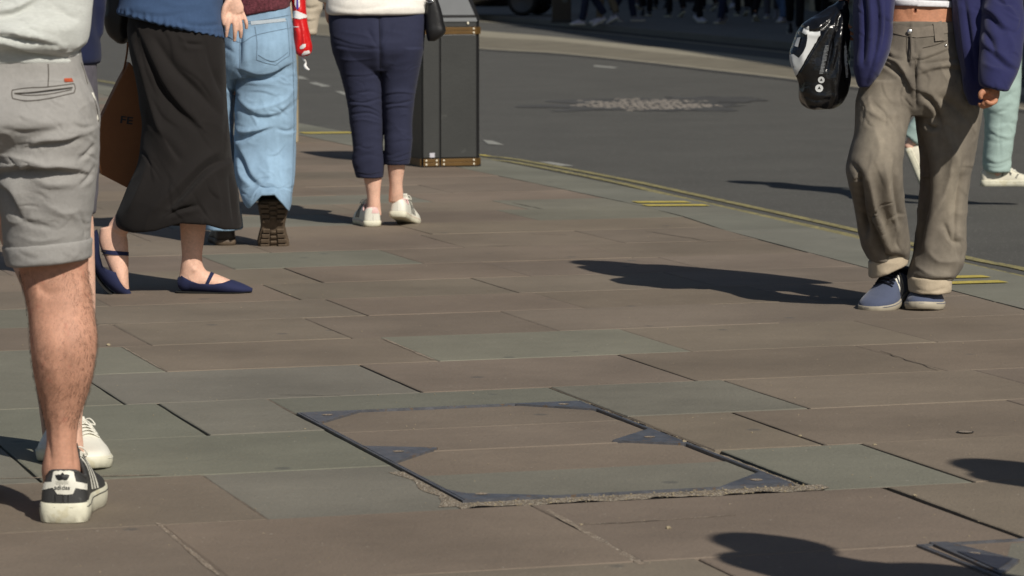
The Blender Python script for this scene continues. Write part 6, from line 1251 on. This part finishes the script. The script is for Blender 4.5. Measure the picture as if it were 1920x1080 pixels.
# cabinet
p = G(1053, 43, ZP); t = empty('street_cabinet', p); tag(t, 'dark brown roadside cabinet with a small grey plate between the car and the far walkers', 'cabinet')
mb = MB(); mb.box(p+V3(0, .15, .62), (.36, .30, 1.24), bev=.012); bdy = mb.build('cabinet_body', mat('brown_cabinet', hexc('38332a'), .6, var=.1), t)
mb = MB(); mb.box(p+V3(0, .15, .03), (.40, .34, .06), bev=.006); mb.build('plinth', M_bdk, t)
mb = MB(); mb.box(p+V3(.06, -.003, .46), (.10, .008, .16)); mb.build('plate', mat('grey_plate', hexc('4e524e'), .5), t)
mb = MB(); mb.box(p+V3(0, .15, 1.26), (.42, .36, .05), bev=.01); mb.build('lid', M_bdk, t)
# black car parked beyond the far kerb
M_car = mat('black_car_paint', (.008, .008, .009), .25, coat=.6, spec=.5); M_gl = mat('dark_glass', (.01, .012, .014), .08); M_tyre = mat('tyre', (.012, .012, .012), .85); M_rim = mat('alloy', (.05, .05, .055), .35, metal=.8); M_lamp = mat('headlamp', (.55, .57, .6), .15); M_red_l = mat('tail_lamp', (.35, .02, .02), .25)
p = G(880, 28, ZP); ang = math.radians(168)
RC = Matrix.Rotation(ang, 3, 'Z')
car = empty('parked_car', p); tag(car, 'black car in the shade beyond the far kerb, cut off by the top edge', 'car')
def carloft(secs, nm, m, par):
    rings = []
    for x, w_, z0, z1, tz in secs:
        r_ = []
        for a in np.linspace(0, 2*math.pi, 28, endpoint=False):
            cy_ = np.sign(math.cos(a))*abs(math.cos(a))**.45; sz = np.sign(math.sin(a))*abs(math.sin(a))**.45
            ww = w_*(1-(tz if sz > 0 else .04)*abs(sz)); r_.append(np.array(p+RC @ V3(x, cy_*ww, (z0+z1)/2+sz*(z1-z0)/2)))
        rings.append(np.array(r_))
    return link(nm, mesh(*rings_to_mesh(rings)), m, par)
body = carloft([(-2.2, .70, .40, .70, .1), (-2.12, .82, .26, .92, .08), (-1.7, .88, .20, .98, .06), (-.8, .90, .18, .96, .05), (.2, .90, .18, .94, .05), (1.1, .89, .18, .90, .08), (1.75, .86, .22, .80, .1), (2.1, .78, .26, .70, .12), (2.2, .62, .34, .58, .1)], 'body', M_car, car)
carloft([(-1.9, .66, .94, 1.02, .1), (-1.4, .72, .92, 1.36, .22), (-.6, .74, .92, 1.45, .22), (.2, .73, .90, 1.42, .22), (.75, .70, .88, 1.15, .15), (1.15, .66, .86, .92, .1)], 'cabin_glass', M_gl, car)
carloft([(-1.35, .55, 1.34, 1.40, .1), (-.6, .60, 1.42, 1.48, .1), (.15, .58, 1.39, 1.45, .1)], 'roof', M_car, car)
for x in (-1.35, 1.35):
    for y in (-.82, .82):
        w_ = MB(); c_ = V3(x, y, .32)
        V = []; Fc = []; n = 28; prof = [(.24, -.10), (.30, -.10), (.32, -.07), (.32, .07), (.30, .10), (.24, .10)]
        for a in np.linspace(0, 2*math.pi, n, endpoint=False):
            for r_, o in prof: V.append(p+RC @ (c_+V3(r_*math.cos(a), o, r_*math.sin(a))))
        m_ = len(prof)
        for i in range(n):
            for j in range(m_-1): Fc.append((i*m_+j, i*m_+j+1, ((i+1) % n)*m_+j+1, ((i+1) % n)*m_+j))
        wh = link('wheel', mesh(V, Fc), M_tyre, car)
        sg_ = 1 if y > 0 else -1; q = MB()
        V = [p+RC @ (c_+V3(.24*math.cos(a), sg_*.09, .24*math.sin(a))) for a in np.linspace(0, 2*math.pi, n, endpoint=False)]+[p+RC @ (c_+V3(0, sg_*.06, 0))]
        q.add(V, [(i, (i+1) % n, n) for i in range(n)]); q.build('rim', M_rim, wh)
for y in (-.6, .6):
    q = MB(); q.add(*ball(p+RC @ V3(2.08, y, .60), (.12, .16, .08), RC)); q.build('headlight', M_lamp, car, smooth=True)
    q = MB(); q.add(*ball(p+RC @ V3(-2.12, y, .78), (.06, .16, .08), RC)); q.build('tail_light', M_red_l, car, smooth=True)
q = MB(); q.box(p+RC @ V3(2.17, 0, .34), (.05, 1.3, .10), RC, bev=.02); q.build('bumper', M_bdk, car)
q = MB(); q.box(p+RC @ V3(-2.19, 0, .50), (.02, .52, .11), RC, bev=.004); q.build('number_plate', mat('plate_blank', (.45, .40, .15), .5), car)
# ---------------------------------------------------------------- the building whose shade covers the far pavement
M_ash = mat('portland_stone', hexc('8d877b'), .85, var=.12, vscale=1.2, bump=.004, bscale=20); M_base = mat('dark_granite', (.03, .03, .033), .35, var=.3, vscale=20); M_win = mat('shop_glass', (.01, .012, .014), .06, spec=.7); M_frm = mat('bronze_frame', (.05, .04, .03), .45, metal=.4)
fd = Vector((-.1217, .9926, 0)).normalized(); fn = Vector((fd.y, -fd.x, 0)); BH = 16.0; V0 = 16.4
def FB(s, t, z): return fd*s+fn*(V0+t)+V3(0, 0, z)
bl = empty('corner_building', FB(60, 0, 0)); tag(bl, 'stone-fronted building with dark shop windows behind the far pavement on the right', 'building')
RB = Matrix((fd, fn, V3(0, 0, 1))).transposed()
def fbox(mb, s0, s1, t0, t1, z0, z1): mb.box(FB((s0+s1)/2, (t0+t1)/2, (z0+z1)/2), (s1-s0, t1-t0, z1-z0), RB); return mb
S0, S1 = 8, 175
mb = MB(); fbox(mb, S0, S1, .30, 12, 0, BH-.6); mb.build('wall', M_ash, bl)
mb = MB(); fbox(mb, S0-.2, S1+.2, -.25, 12.2, BH-.6, BH-.2); fbox(mb, S0, S1, .1, 12, BH-.2, BH+.5); mb.build('cornice', M_ash, bl)
mb = MB(); fbox(mb, S0, S1, -.02, .29, 4.2, 4.9); mb.build('fascia', M_base, bl)
s = S0+.5; k = 0
while s < S1-5:
    pr = MB(); fbox(pr, s, s+.9, -.05, .29, 0, 4.19); pr.build('pier', M_base if k % 2 else M_ash, bl)
    if k < 34:
        wn = MB(); fbox(wn, s+.92, s+4.4, .20, .28, .45, 4.15); wn = wn.build('shop_window', M_win, bl)
        fr = MB(); fbox(fr, s+.92, s+4.4, .12, .29, .25, .44); fbox(fr, s+2.6, s+2.7, .14, .19, .45, 4.15); fr.build('frame', M_frm, wn)
        for fl in range(3):
            z = 5.6+fl*3.3; u_ = MB(); fbox(u_, s+1.9, s+3.2, .24, .298, z, z+2.1); u_ = u_.build('window', M_win, bl)
            sl_ = MB(); fbox(sl_, s+1.8, s+3.3, .12, .29, z-.15, z-.003); sl_.build('sill', M_ash, u_)
    s += 4.45; k += 1
